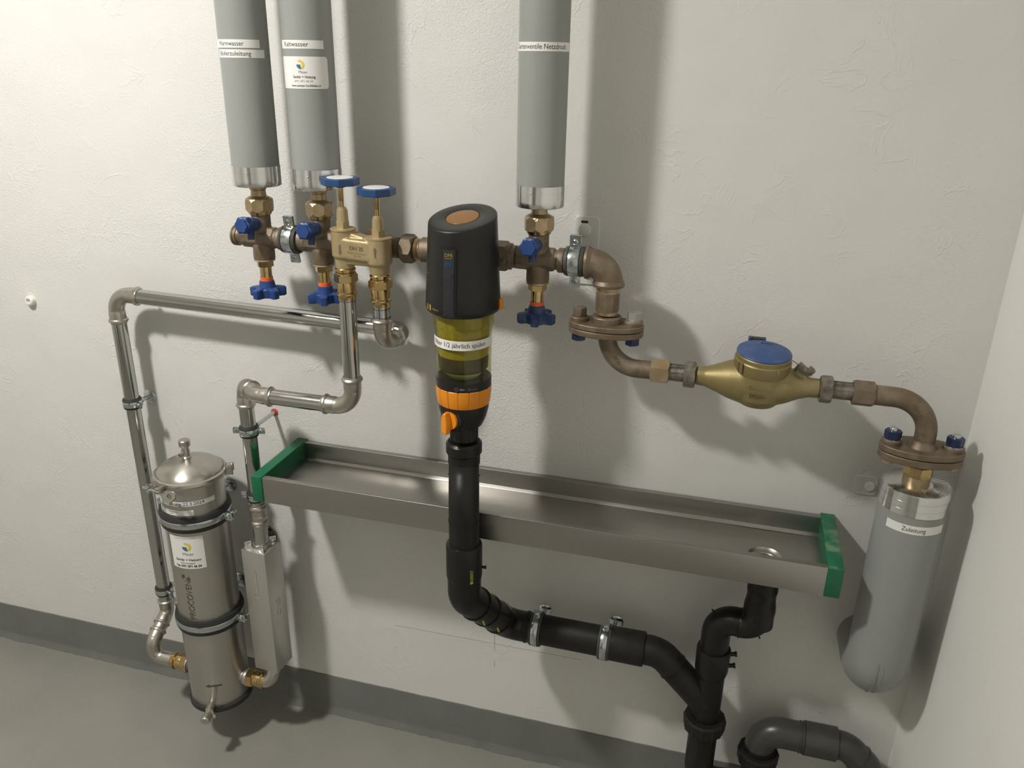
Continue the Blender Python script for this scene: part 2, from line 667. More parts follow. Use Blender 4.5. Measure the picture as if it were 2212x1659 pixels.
def arc_pts(cx, cy, r, a0, a1, n=12):
    return [(cx + r * math.cos(a0 + (a1 - a0) * i / n), cy + r * math.sin(a0 + (a1 - a0) * i / n)) for i in range(n + 1)]


def company_logo(surf, par, u, v, s):
    """yellow flame crescent curling round a blue drop"""
    outer = arc_pts(0, 0, 1.0, R_(95), R_(-70), 14)
    inner = arc_pts(-0.18, 0.0, 0.62, R_(-70), R_(80), 12)
    fl = outer + inner + [(-0.35, 0.62), (-0.55, 0.95), (-0.2, 1.0), (-0.12, 1.35)]
    shape(surf, [(u + s * a, v + s * b) for a, b in fl], M['logoyellow'], par, 'yellow_emblem')
    dr = [(-0.95, 0.12), (-0.75, -0.02), (-0.55, 0.12), (-0.3, -0.02), (0.02, 0.1), (0.08, -0.45), (0.22, -1.0), (-0.3, -0.93), (-0.72, -0.62), (-0.93, -0.2)]
    shape(surf, [(u + s * a, v + s * b) for a, b in dr], M['logoblue'], par, 'blue_emblem')


# ------------------------------------------------------------------ the room
b = B().box((-1.35, 0.05, 1.15), (3.5, 0.1, 2.5))
wall_back = structure('wall_back', b, M['wall'])
b = B().box((0.436, -1.4, 1.15), (0.1, 2.9, 2.5))
structure('wall_right', b, M['wall_smooth'])
b = B().box((-3.05, -1.4, 1.15), (0.1, 2.9, 2.5))
structure('wall_left', b, M['wall_smooth'])
b = B().box((-1.35, -2.85, 1.15), (3.5, 0.1, 2.5))
structure('wall_front', b, M['wall_smooth'])
b = B().box((-1.35, -1.4, -0.05), (3.5, 2.9, 0.1))
structure('floor', b, M['floor'])
b = B().box((-1.35, -1.4, 2.35), (3.5, 2.9, 0.1))
structure('ceiling', b, M['ceiling'])
# painted skirting band with a ragged lower lip where it meets the floor
bm = bmesh.new()
n = 520
rows = []
for i in range(n + 1):
    x = -3.0 + 3.386 * i / n
    top = 0.1035 + 0.0010 * noise.noise(Vector((x * 30, 0, 0)))
    lo = 0.004 + 0.0030 * noise.noise(Vector((x * 25, 3, 0)))
    out = 0.0055 + 0.0035 * noise.noise(Vector((x * 18, 7, 0))) + 0.003 * noise.noise(Vector((x * 70, 7, 0)))
    lo += 0.002 * noise.noise(Vector((x * 85, 9, 0)))
    rows.append([bm.verts.new(p) for p in (V(x, -0.01, top), V(x, 0.0022, top), V(x, 0.0030, top - 0.004), V(x, 0.0032, 0.02), V(x, 0.0045, 0.010 + lo), V(x, out + 0.004, lo), V(x, out + 0.006, -0.002), V(x, -0.01, -0.002))])
for a, c in zip(rows, rows[1:]):
    for k in range(7):
        bm.faces.new((a[k], a[k + 1], c[k + 1], c[k]))
sk = finish('baseboard_back', bm, M['skirt'])
sk['kind'] = 'structure'
b = B().box((0.384, -1.4, 0.05), (0.006, 2.8, 0.107))
structure('baseboard_right', b, M['skirt'])
b = B().box((-1.0, -2.79, 1.0), (0.86, 0.03, 2.0), bevel=0.003)  # unseen dark slab behind the camera, added to give metal reflections contrast
structure('added_dark_panel_1', b, M['darkpanel'])


def wall_part(name, b, material, parent, smooth=True):
    o = finish(name, b.bm, material, None, smooth=smooth)
    o.parent = parent
    return o


# pencil setting-out lines on the wall
wall_part('pencil_line', B().tube([V(-0.60, 0.0, 0.277), V(-0.20, 0.0, 0.283)], 0.0004, seg=6), M['pencil'], wall_back)
wall_part('pencil_line', B().tube([V(-0.381, 0.0, 0.36), V(-0.381, 0.0, 0.262)], 0.0004, seg=6), M['pencil'], wall_back)
wall_part('pencil_line', B().tube([V(-0.381, 0.0, 0.236), V(-0.381, 0.0, 0.22)], 0.0004, seg=6), M['pencil'], wall_back)


def rounded_rect(w, h, r, n=5):
    out = []
    for cx, cy, a in ((w / 2 - r, h / 2 - r, 0), (-w / 2 + r, h / 2 - r, 90), (-w / 2 + r, -h / 2 + r, 180), (w / 2 - r, -h / 2 + r, 270)):
        for i in range(n + 1):
            t = R_(a + 90 * i / n)
            out.append((cx + r * math.cos(t), cy + r * math.sin(t)))
    return out


def wall_plate(x, z, w, h, label, hole=True):
    t = thing('mounting_plate', label, 'wall plate', V(x, 0, z))
    b = B().prism(rounded_rect(w, h, 0.007), V(x, -0.001, z), (0, -1, 0), 0.0042, up=(0, 0, 1), bevel=0.0012)
    part('plate', b, M['plate'], t)
    if hole:
        part('bolt_head', B().lathe([(0, 0.011), (0.003, 0.0105), (0.0045, 0.008), (0.005, 0)], V(x - 0.004, 0.003, z + 0.034), (0, -1, 0), 20), M['plate'], t)
        part('slot', B().prism(rounded_rect(0.012, 0.004, 0.0019), V(x - 0.004, 0.0028, z + 0.047), (0, -1, 0), 0.0006, up=(0, 0, 1)), M['ink'], t)
        part('bolt_head', B().lathe([(0, 0.011), (0.003, 0.0105), (0.0045, 0.008), (0.005, 0)], V(x + 0.004, 0.003, z - 0.034), (0, -1, 0), 20), M['plate'], t)
    else:
        part('bolt_head', B().lathe([(0, 0.009), (0.0035, 0.0085), (0.005, 0.006), (0.005, 0)], V(x + 0.006, 0.003, z), (0, -1, 0), 20), M['plate'], t)
    return t


wall_plate(-0.232, 1.106, 0.040, 0.112, 'white painted upright mounting plate on wall behind the bronze elbow')
wall_plate(0.253, 0.752, 0.036, 0.034, 'small square painted-over plate on wall beside the lower grey pipe', hole=False)

# white plug ring far left
t = thing('wall_plug', 'round white plastic plug with a hollow centre on the bare wall', 'wall plug', V(-1.383, 0, 0.917))
part('ring', B().lathe([(-0.004, 0.0105), (0.004, 0.0105), (0.0085, 0.0098), (0.0105, 0.0075), (0.0105, 0.005), (0.003, 0.0042), (0.003, 0)], V(-1.383, 0, 0.917), (0.0, -1, 0.15), 28), M['plugwhite'], t)

# ceiling lamp (outside the picture, the room's only light)
t = thing('ceiling_light', 'round white ceiling lamp holder on the ceiling at left', 'lamp', (LAMP.x, LAMP.y, 2.3))
part('mounting_base', B().lathe([(0, 0.07), (0.015, 0.07), (0.02, 0.05), (0.035, 0.045), (0.035, 0)], (LAMP.x, LAMP.y, 2.3), (0, 0, -1), 40), M['white'], t)
lamp = bpy.data.objects.new('lamp_light', lamp_data)
COL.objects.link(lamp)
lamp.parent = t
lamp.location = (0, 0, LAMP.z - 2.3)
glow = bpy.data.objects.new('lamp_glow', glow_data)
COL.objects.link(glow)
glow.parent = t
glow.location = (0, 0, LAMP.z - 2.3)


# ------------------------------------------------------------------ insulated pipes
def foil_cap(t, x, d, R, z0, z1, seam_az):
    up = z1 > z0
    s = 1 if up else -1
    h = abs(z1 - z0)
    b = B().lathe([(0, R), (h * 0.28, R), (h * 0.282, R - 0.0005), (h * 0.30, R - 0.0005), (h * 0.302, R), (h * 0.70, R), (h * 0.702, R - 0.0004), (h * 0.715, R - 0.0004), (h * 0.717, R), (h - 0.001, R), (h, R - 0.0010), (h, 0.012)],
                  V(x, d, z0), (0, 0, s), 72)
    e = part('end_cap', b, M['foil'], t, sharp=R_(50))
    return e


def top_pipe(x, d, R, zb, label, strips, sticker=False):
    t = thing('insulated_pipe', label, 'pipe', V(x, d, zb))
    b = B().lathe([(0, 0.014), (0, R - 0.0008), (0.98, R - 0.0008)], V(x, d, zb + 0.026), (0, 0, 1), 64)
    part('jacket', b, M['pvc'], t)
    e = foil_cap(t, x, d, R, zb + 0.032, zb, 0)
    az = math.atan2(-x, 1.3 - d)
    sf = cyl_surf(x, d, R - 0.0008, az, 0)
    # lap seam of the jacket, on the side away from the room
    patch(cyl_surf(x, d, R - 0.0008, az + 2.6, 0), -0.003, 0.003, zb + 0.035, zb + 0.99, M['pvc'], t, 'jacket_seam', 0.0008)
    # rivet on the foil ring
    part('rivet', B().sphere(sf(R * R_(-22), zb + 0.0225, 0.001), 0.0013, 10), M['foil'], e)
    for (body, a0, a1, ta0, ta1, z, hh) in strips:
        l = patch(sf, R * R_(a0), R * R_(a1), z - hh / 2, z + hh / 2, M['label'], t)
        arc = R * R_(ta1 - ta0)
        vs, _ = glyphs(body, 0.0095)
        w = max(v[0] for v in vs) - min(v[0] for v in vs)
        lettering(body, 0.0095, sf, M['ink'], l, u=R * R_((ta0 + ta1) / 2), v=z, sx=arc / w)
    if sticker:
        u0, u1 = R * R_(-86), R * R_(43)
        l = patch(sf, u0, u1, 1.348, 1.393, M['label'], t, 'company_sticker', 0.0003, corner=0.004, n=40)
        uc = R * R_(-16)
        company_logo(sf, l, uc - 0.003, 1.3815, 0.0062)
        lettering('Meier', 0.0058, sf, M['logoblue'], l, u=uc + 0.0005, v=1.3712)
        lettering('Sanitär + Heizung', 0.0052, sf, M['ink'], l, u=uc + 0.001, v=1.3645, bold=0.00008, sx=0.92)
        lettering('079 / 871 46 54', 0.0044, sf, M['greyink'], l, u=uc, v=1.3585)
        lettering('www.sanitaer-hochfelden.ch', 0.0050, sf, M['ink'], l, u=uc + 0.003, v=1.3523, bold=0.00006, sx=0.80)
    return t


top_pipe(-0.765, 0.10, 0.0385, 1.196, 'grey insulated pipe labelled Warmwasser Boilerzuleitung, nearest the bare wall',
         [('Warmwasser', -86, 36, -68, -1, 1.4095, 0.0118), ('Boilerzuleitung', -74, 48, -66, 13, 1.3955, 0.0118)])
top_pipe(-0.655, 0.10, 0.0385, 1.1965, 'grey insulated pipe labelled Kaltwasser with a company sticker',
         [('Kaltwasser', -86, 35, -62, 0, 1.4095, 0.0118)], True)
top_pipe(-0.288, 0.10, 0.0365, 1.190, 'grey insulated pipe labelled Gartenventile Netzdruck above the star-wheel valve',
         [('Gartenventile Netzdruck', -88, 86, -76, 55, 1.4105, 0.0118)])

# lower supply pipe, bends into the wall at its foot
ZX, ZD, ZR = 0.302, 0.105, 0.0485
t = thing('insulated_pipe', 'grey insulated pipe labelled Zuleitung bending into the wall in the corner', 'pipe', V(ZX, ZD, 0.45))
part('jacket', B().tube([V(ZX, ZD, 0.812), V(ZX, ZD, 0.458), V(ZX, -0.02, 0.458)], ZR - 0.0008, 0.052, seg=56, step=R_(6)), M['pvc'], t)
e = part('end_cap', B().lathe([(0, ZR), (0.010, ZR), (0.0101, ZR - 0.0004), (0.0106, ZR - 0.0004), (0.0107, ZR), (0.022, ZR), (0.0221, ZR - 0.0005), (0.0227, ZR - 0.0005), (0.0228, ZR), (0.034, ZR), (0.035, ZR - 0.0015), (0.0352, 0.018)], V(ZX, ZD, 0.783), (0, 0, 1), 72), M['foil'], t, sharp=R_(50))
bm = bmesh.new()                                            # radial pleats pressed in the foil lid
for i in range(22):
    a = R_(-62 + i * 7.2)
    dv = Vector((math.cos(a - 0.35), math.sin(a - 0.35), 0))
    nv = Vector((-dv.y, dv.x, 0))
    o0 = V(ZX, ZD, 0.8183)
    q = [o0 + dv * 0.022 + nv * 0.0003, o0 + dv * 0.046 + nv * 0.0008, o0 + dv * 0.046 - nv * 0.0008, o0 + dv * 0.022 - nv * 0.0003]
    top = (q[0] + q[1] + q[2] + q[3]) / 4 + Vector((0, 0, 0.0009))
    vs = [bm.verts.new(p) for p in q]
    tv = [bm.verts.new(o0 + dv * 0.022 + Vector((0, 0, 0.0004))), bm.verts.new(o0 + dv * 0.046 + Vector((0, 0, 0.0005)))]
    bm.faces.new((vs[0], vs[1], tv[1], tv[0]))
    bm.faces.new((vs[2], vs[3], tv[0], tv[1]))
part('pleats', bm, M['foil'], e)
sf = cyl_surf(ZX, ZD, ZR - 0.0008, R_(-14), 0)
l = patch(sf, ZR * R_(-36), ZR * R_(68), 0.7565, 0.7705, M['label'], t)
vs, _ = glyphs('Zuleitung', 0.0105)
w = max(v[0] for v in vs) - min(v[0] for v in vs)
lettering('Zuleitung', 0.0105, sf, M['ink'], l, u=ZR * R_(11), v=0.7635, sx=ZR * R_(39) / w)
for xo in (-0.004, 0.004):          # moulded seam following the outside of the bend
    rf = 0.052 + ZR - 0.0010
    part('seam_line', B().tube([V(ZX - 0.004 + xo, ZD - 0.052 + rf * math.cos(R_(q)), 0.510 - rf * math.sin(R_(q))) for q in range(-4, 60, 4)], 0.0009, seg=8), M['pvc'], t)


# ------------------------------------------------------------------ threaded brass pieces used in several places
MZ, MD = 1.110, 0.10        # manifold axis height and distance from the wall


def star_wheel(t, x, d, z, material, spin=0.0):
    """five-lobed plastic hand wheel hanging from its spindle, with its hub"""
    b = B()
    b.lathe([(0, 0.0105), (0.001, 0.0122), (0.010, 0.0140), (0.015, 0.0160)], V(x, d, z), (0, 0, -1), 30)

    def star(a):
        c = math.cos(5 * (a + spin))
        k = max(0.0, min(1.0, 0.32 + 0.85 * c))
        k = k * k * (3 - 2 * k)
        return 0.60 + 0.40 * k
    b.lathe([(0.0110, 0.019), (0.0130, 0.0290), (0.0145, 0.0312), (0.0270, 0.0308), (0.0285, 0.0290), (0.0285, 0.010)], V(x, d, z), (0, 0, -1), 90, lobes=star)
    w = part('hand_wheel', b, material, t, sharp=R_(30))
    return w


def shutoff_valve(x, label, cock_dir, wheel_mat, cock_mat, spin):
    t = thing('shutoff_valve', label, 'valve', V(x, MD, MZ))
    b = B()
    b.lathe([(0, 0.0158), (0.062, 0.0158)], V(x, MD, 1.090), (0, 0, 1), 40)
    b.lathe([(0, 0.0150), (0.084, 0.0150)], V(x - 0.044, MD, MZ), (1, 0, 0), 40)
    b.hexa(V(x - 0.034, MD, MZ), (1, 0, 0), 0.0185, 0.060, 8, rot=PI / 8)
    b.lathe([(0, 0.0190), (0.010, 0.0190)], V(x + 0.032, MD, MZ), (1, 0, 0), 40)
    b.lathe([(0, 0.0168), (0.012, 0.0180), (0.024, 0.0180)], V(x, MD, 1.098), (0, 0, -1), 40)
    b.lathe([(0, 0.0095), (0.024, 0.0095)], V(x, MD, 1.133), cock_dir, 24)
    part('valve_body', remesh(b, 0.0012, 5), M['bronze'], t)
    part('threaded_end', B().lathe([(0, 0.011), (0, 0.0168), (0.003, 0.0172), (0.0035, 0.0160), (0.006, 0.0160), (0.0065, 0.0170), (0.009, 0.0170), (0.0095, 0.0155), (0.012, 0.0150)], V(x - 0.052, MD, MZ), (1, 0, 0), 40), M['bronze'], t)
    # union above the body
    part('union_nut', B().hexa(V(x, MD, 1.1535), (0, 0, 1), 0.0232, 0.0215, 8, 0.28), M['brassdull'], t)
    part('seat_ring', B().lathe([(0, 0.0180), (0.004, 0.0195), (0.0055, 0.0195)], V(x, MD, 1.149), (0, 0, 1), 36), M['brass'], t)
    part('press_socket', B().lathe([(0, 0.0215), (0.004, 0.0170), (0.006, 0.0125), (0.015, 0.0118), (0.0165, 0.0135), (0.0195, 0.0138), (0.0215, 0.0120), (0.03, 0.0115)], V(x, MD, 1.173), (0, 0, 1), 36), M['brassdull'], t)
    # bonnet, spindle and wheel below
    part('bonnet_ring', B().lathe([(0, 0.0172), (0.0025, 0.0178), (0.004, 0.0150)], V(x, MD, 1.074), (0, 0, -1), 36), M['brassdull'], t)
    part('bonnet_nut', B().hexa(V(x, MD, 1.072), (0, 0, -1), 0.0145, 0.0115, 6, 0.08, rot=0.3), M['brass'], t)
    part('spindle_sleeve', B().lathe([(0, 0.0100), (0.020, 0.0098)], V(x, MD, 1.061), (0, 0, -1), 30), M['brass'], t)
    part('marker_ring', B().lathe([(0, 0.0108), (0.0065, 0.0108)], V(x, MD, 1.0425), (0, 0, -1), 32), M['redorange'], t)
    star_wheel(t, x, MD, 1.0365, wheel_mat, spin)
    # drain cock
    cd = Vector(cock_dir).normalized()
    o = V(x, MD, 1.133)
    part('cock_barrel', B().lathe([(0.015, 0.0085), (0.017, 0.0108), (0.034, 0.0106), (0.0345, 0.0098), (0.042, 0.0096)], o, cd, 26), cock_mat, t)
    sp = o + cd * 0.030
    part('spout', B().lathe([(0.002, 0.0062), (0.024, 0.0054), (0.024, 0.0038), (0.018, 0.0036), (0.018, 0)], sp, Vector((0.0, -0.12, -1)), 20), cock_mat, t)
    part('cock_knob', B().lathe([(0.039, 0.0105), (0.041, 0.0138), (0.053, 0.0134), (0.054, 0.0112), (0.0565, 0.0106), (0.0568, 0)], o, cd, 48, lobes=lambda a: 1 + 0.07 * math.cos(6 * a)), M['blue'], t)
    return t


shutoff_valve(-0.765, 'bronze shutoff valve with blue star wheel under the Warmwasser pipe', (-0.04, -1, 0.10), M['blue'], M['bluedusty'], 0.4)
shutoff_valve(-0.655, 'bronze shutoff valve with blue star wheel under the Kaltwasser pipe', (-0.04, -1, 0.07), M['blue'], M['bluedusty'], 1.0)
shutoff_valve(-0.288, 'bronze shutoff valve with dusty blue star wheel between black filter and elbow', (-0.05, -1, 0.08), M['bluedusty'], M['bluedusty'], 0.75)


def pipe_clamp(c, axis, R, ear, label, wall_to=None, rod=0.004, plate=0.017, band=0.011, group=None, wing=False, rub='rubber', ears2=True, socket='zinc', el=0.0125):
    """rubber-lined zinc band with screw ears, hanger rod and wall disc"""
    c = Vector(c)
    ax = Vector(axis).normalized()
    ear = Vector(ear).normalized()
    t = thing('pipe_clamp', label, 'clamp', c, group)
    w = band * 0.95
    rb = R + 0.0026
    part('rubber_lining', B().lathe([(-w, R - 0.0006), (-w, rb), (-w * 0.66, rb + 0.0016), (-w * 0.58, rb - 0.0005), (w * 0.58, rb - 0.0005), (w * 0.66, rb + 0.0016), (w, rb), (w, R - 0.0006)], c, ax, 40, closed=True), M[rub], t)
    part('band', B().lathe([(-w * 0.56, rb - 0.0004), (-w * 0.56, rb + 0.0014), (-w * 0.2, rb + 0.0022), (w * 0.2, rb + 0.0022), (w * 0.56, rb + 0.0014), (w * 0.56, rb - 0.0004)], c, ax, 44, closed=True), M['zinc'], t)
    other = ax.cross(ear).normalized()
    if other.y > 0:
        other = -other
    for sgn in ((1, -1) if ears2 else (1,)):
        e = ear * sgn
        m = Matrix((ax, e, ax.cross(e))).transposed()
        p = c + e * (rb + el * 0.5)
        bb = B()
        bb.box(p + other * 0.0017, (band * 1.05, el, 0.0016), m, 0.0004)
        bb.box(p - other * 0.0017, (band * 1.05, el, 0.0016), m, 0.0004)
        bb.box(p + e * (el * 0.5 - 0.0003), (band * 1.05, 0.0014, 0.0050), m, 0.0003)
        part('ear', bb, M['zinc'], t)
        s_ = part('screw', B().lathe([(-0.009, 0.0018), (0.002, 0.0018), (0.002, 0.0044), (0.0038, 0.0042), (0.0046, 0.003), (0.0046, 0)], p, other, 16), M['zinc'], t)
        mm = Matrix((ax, other.cross(ax), other)).transposed()
        part('screw_slot', B().box(p + other * 0.0047, (0.0045, 0.001, 0.0004), mm), M['etch'], s_)
        if wing:
            part('wing', B().box(p + e * 0.008 + Vector((0.004, 0, 0.006)), (0.016, 0.0014, 0.003), Matrix.Rotation(-0.7, 3, 'Y')), M['zinc'], t)
    if wall_to is not None:
        wt = Vector(wall_to)
        dv = (wt - c).normalized()
        L = (wt - c).length
        part('hanger_nut', B().hexa(c + dv * (rb + 0.001), dv, 0.0075, 0.008), M[socket], t)
        part('hanger_rod', B().lathe([(rb, rod), (L + 0.004, rod)], c, dv, 16), M['zinc'], t)
        if plate:
            part('wall_disc', B().lathe([(0, plate), (0.0015, plate), (0.004, plate * 0.8), (0.0055, plate * 0.45), (0.0055, 0)], wt + Vector((0, 0.0005, 0)), (0, -1, 0), 28), M['zinc'], t)
    return t


pipe_clamp(V(-0.710, MD, MZ), (1, 0, 0), 0.0195, (0, -0.18, 1), 'zinc pipe clamp between the two left bronze shutoff valves', V(-0.710, 0, MZ), plate=0.014, rub='greyrubber', band=0.0155, el=0.018)
pipe_clamp(V(-0.230, MD, MZ), (1, 0, 0), 0.0190, (0, -0.10, 1), 'zinc pipe clamp beside the bronze elbow in front of a painted plate', V(-0.230, 0.004, MZ), plate=0, rub='greyrubber', band=0.0155, el=0.019)

# short manifold pieces
single('manifold_nipple', B().lathe([(0, 0.0178), (0.052, 0.0178)], V(-0.7325, MD, MZ), (1, 0, 0), 36), M['bronze'],
       'short bronze nipple inside the clamp between the two left valves', 'nipple')

# ------------------------------------------------------------------ twin valve block
XA, XB, BD = -0.598, -0.538, 0.134
t = thing('twin_valve_block', 'sand-coloured brass twin valve block marked DN 25 with two blue wheels', 'valve', V((XA + XB) / 2, BD, 1.10))
b = B()
b.lathe([(0, 0.0150), (0.016, 0.0155), (0.021, 0.0195), (0.062, 0.0195), (0.064, 0.0185)], V(XA, BD, 1.0785), (0, 0, 1), 44)
b.lathe([(0, 0.0150), (0.014, 0.0165), (0.019, 0.0205), (0.058, 0.0205), (0.060, 0.0195)], V(XB, BD, 1.0725), (0, 0, 1), 44)
b.box(V((XA + XB) / 2, BD, 1.1120), (0.060, 0.0385, 0.034), Matrix.Rotation(R_(3), 3, 'Y'), 0.004)
b.box(V((XA + XB) / 2, BD, 1.094), (0.056, 0.026, 0.016), None, 0.004)
b.box(V((XA + XB) / 2 - 0.008, BD, 1.130), (0.036, 0.022, 0.012), Matrix.Rotation(R_(12), 3, 'Y'), 0.003)
b.lathe([(0, 0.014), (0.034, 0.014)], V((XA + XB) / 2, 0.10, MZ), (0, -1, 0), 30)
part('valve_body', remesh(b, 0.0012, 4), M['cast'], t)
part('manifold_tee', B().lathe([(0, 0.0165), (0.010, 0.0165), (0.012, 0.0192), (0.066, 0.0192), (0.068, 0.0168), (0.082, 0.0168)], V(-0.598, MD, MZ), (1, 0, 0), 40), M['bronze'], t)
fp = plane_surf(V((XA + XB) / 2, BD + 0.0190, 1.1155), (1, 0, -0.05), (0, 0, 1))
lettering('DN 25', 0.0084, fp, M['castmark'], t, u=0.0005, v=0.000, lift=0.0010, bold=0.0001)
lettering('Made in Germany', 0.0042, fp, M['castmark'], t, u=0.0, v=-0.0072, lift=0.0010)
lettering('SW 093', 0.0038, fp, M['castmark'], t, u=0.002, v=-0.0115, lift=0.0010)
for ux, s_ in ((-0.0265, -1), (0.0275, 1)):
    pts = [(-0.0011, -0.008), (0.0011, -0.008), (0.0011, 0.002), (0.0026, 0.002), (0, 0.008), (-0.0026, 0.002), (-0.0011, 0.002)]
    xx = (XA if s_ < 0 else XB)
    rr = 0.0197 if s_ < 0 else 0.0208
    sfc = cyl_surf(xx, BD, rr, R_(6), 1.112)
    shape(sfc, [(u, v * s_) for u, v in pts], M['castmark'], t, 'arrow')
part('bleed_screw', B().hexa(V(-0.560, 0.110, 1.1285), (0, 0, 1), 0.0075, 0.010), M['brassdull'], t)
for x, zt, wz, nm in ((XA, 1.1415, 1.2155, 'a'), (XB, 1.1315, 1.2035, 'b')):
    part('valve_rim', B().lathe([(0, 0.0190), (0.0015, 0.0205 if nm == 'a' else 0.021), (0.0035, 0.0205 if nm == 'a' else 0.021), (0.0045, 0.0185)], V(x, BD, zt - 0.003), (0, 0, 1), 44), M['cast'], t)
    part('bonnet_nut', B().hexa(V(x, BD, zt), (0, 0, 1), 0.0112, 0.0120, 6, 0.05, rot=0.5), M['cast'], t)
    part('bonnet', B().lathe([(0, 0.0094), (0.018, 0.0086), (0.0182, 0.0072), (0.0215, 0.0068), (0.022, 0.004)], V(x, BD, zt + 0.012), (0, 0, 1), 28), M['cast'], t)
    part('spindle', B().lathe([(0, 0.0040), (0.012, 0.0040), (0.0125, 0.0034), (0.0135, 0.0040), (wz - zt - 0.034, 0.0040)], V(x, BD, zt + 0.032), (0, 0, 1), 20), M['brass'], t)
    sp = 0.39
    b = B()
    b.prism([(0.0298 * math.cos(k * PI / 4), 0.0298 * math.sin(k * PI / 4)) for k in range(8)], V(x, BD, wz - 0.0060), (0, 0, 1), 0.0110, up=(math.cos(sp), math.sin(sp), 0), bevel=0.0008)
    b.lathe([(0, 0.0065), (0.003, 0.0100), (0.0045, 0.0110)], V(x, BD, wz - 0.0100), (0, 0, 1), 24)
    w = part('hand_wheel', b, M['bluewheel'], t, sharp=R_(30))
    part('face_disc', B().lathe([(0.0048, 0.0205), (0.0056, 0.0203), (0.0060, 0.0185), (0.0060, 0)], V(x, BD, wz), (0, 0, 1), 36), M['white'], w)
for x, zt in ((XA, 1.0795), (XB, 1.0735)):
    part('union_collar', B().lathe([(0, 0.0152), (0.0015, 0.0165), (0.004, 0.0165), (0.005, 0.0145), (0.0065, 0.0145), (0.008, 0.0165), (0.010, 0.0165)], V(x, BD, zt), (0, 0, -1), 36), M['brass'], t)
    part('union_nut', B().hexa(V(x, BD, zt - 0.0095), (0, 0, -1), 0.0192, 0.0140, 6, 0.14, rot=0.15), M['brass'], t)
    part('press_socket', B().lathe([(0, 0.0150), (0.004, 0.0158), (0.014, 0.0150), (0.0165, 0.0150), (0.018, 0.0170), (0.0205, 0.0172), (0.0225, 0.0155), (0.025, 0.0150), (0.030, 0.0148), (0.030, 0.0138)], V(x, BD, zt - 0.0230), (0, 0, -1), 36), M['brass'], t)


# left and right unions of the filter
def hex_union(x0, x1, label, xn, wn):
    t = thing('hex_union', label, 'pipe union', V((x0 + x1) / 2, MD, MZ))
    part('threaded_tail', B().lathe([(0, 0.0155), (abs(x1 - x0), 0.0155)], V(x0, MD, MZ), (1, 0, 0), 36), M['bronze'], t)
    part('union_nut', B().hexa(V(xn, MD, MZ), (1, 0, 0), 0.0235, wn, 6, 0.2, rot=0.2), M['bronze'], t)
    return t


t = hex_union(-0.518, -0.440, 'bronze hexagonal union joining the twin valve block to the black filter', -0.512, 0.0215)
part('threads', B().lathe([(0, 0.0158), (0.0012, 0.0172), (0.0024, 0.0158), (0.0036, 0.0172), (0.0048, 0.0158), (0.006, 0.0172), (0.0072, 0.0158)], V(-0.4895, MD, MZ), (1, 0, 0), 36), M['brassdull'], t)
part('sleeve', B().lathe([(0, 0.0165), (0.003, 0.0200), (0.030, 0.0200)], V(-0.480, MD, MZ), (1, 0, 0), 36), M['bronze'], t)
t = hex_union(-0.395, -0.322, 'bronze hexagonal union at the garden valve side of the black filter', -0.357, 0.0225)
part('collar', B().lathe([(0, 0.0205), (0.004, 0.0205), (0.006, 0.0175), (0.012, 0.0175)], V(-0.3345, MD, MZ), (1, 0, 0), 36), M['bronze'], t)

# ------------------------------------------------------------------ bronze elbow, flange, bends, meter line
FX = -0.177
t = thing('bronze_elbow', 'large bronze elbow turning down beside the zinc clamp', 'elbow', V(FX, MD, MZ))
part('nipple', B().lathe([(0, 0.0165), (0.0435, 0.0165)], V(-0.2555, MD, MZ), (1, 0, 0), 36), M['bronze'], t)
part('thread_ring', B().lathe([(0, 0.0168), (0.0012, 0.0180), (0.0024, 0.0168), (0.0036, 0.0180), (0.0048, 0.0168), (0.006, 0.0180), (0.0072, 0.0168)], V(-0.2505, MD, MZ), (1, 0, 0), 36), M['brassdull'], t)
part('elbow_body', B().tube([V(-0.214, MD, MZ), V(FX, MD, MZ), V(FX, MD, 1.077)], 0.0215, 0.030, seg=36, step=R_(6)), M['bronze'], t)
part('collar', B().lathe([(0, 0.0215), (0.001, 0.0245), (0.005, 0.0250), (0.007, 0.0235), (0.011, 0.0215)], V(-0.2145, MD, MZ), (1, 0, 0), 40), M['bronze'], t)
part('collar', B().lathe([(0, 0.0215), (0.001, 0.0240), (0.005, 0.0248), (0.007, 0.0235), (0.011, 0.0215)], V(FX, MD, 1.0755), (0, 0, 1), 40), M['bronze'], t)
part('thread_ring', B().lathe([(0, 0.0180), (0.001, 0.0186), (0.004, 0.0186), (0.005, 0.0176), (0.010, 0.0176)], V(FX, MD, 1.0760), (0, 0, -1), 40), M['brassdull'], t)
part('hex_sleeve', B().hexa(V(FX, MD, 1.067), (0, 0, -1), 0.0185, 0.029, 10, 0.03), M['bronze'], t)
part('thread_ring', B().lathe([(0, 0.0165), (0.006, 0.0165)], V(FX, MD, 1.0385), (0, 0, -1), 40), M['brassdull'], t)


def flange_outline(span, rc, re, n=20):
    """oval flange: bulging middle running into two rounded ears"""
    a_ = span + re
    top = []
    m_ = 44
    for k in range(m_ + 1):
        x = a_ * math.cos(PI * k / m_)
        y = rc * math.sqrt(max(0, 1 - (x / a_) ** 2))
        e = abs(x) - span
        if abs(e) < re:
            y = max(y, math.sqrt(re * re - e * e))
        top.append((x, y))
    return top + [(x, -y) for x, y in reversed(top[1:-1])]


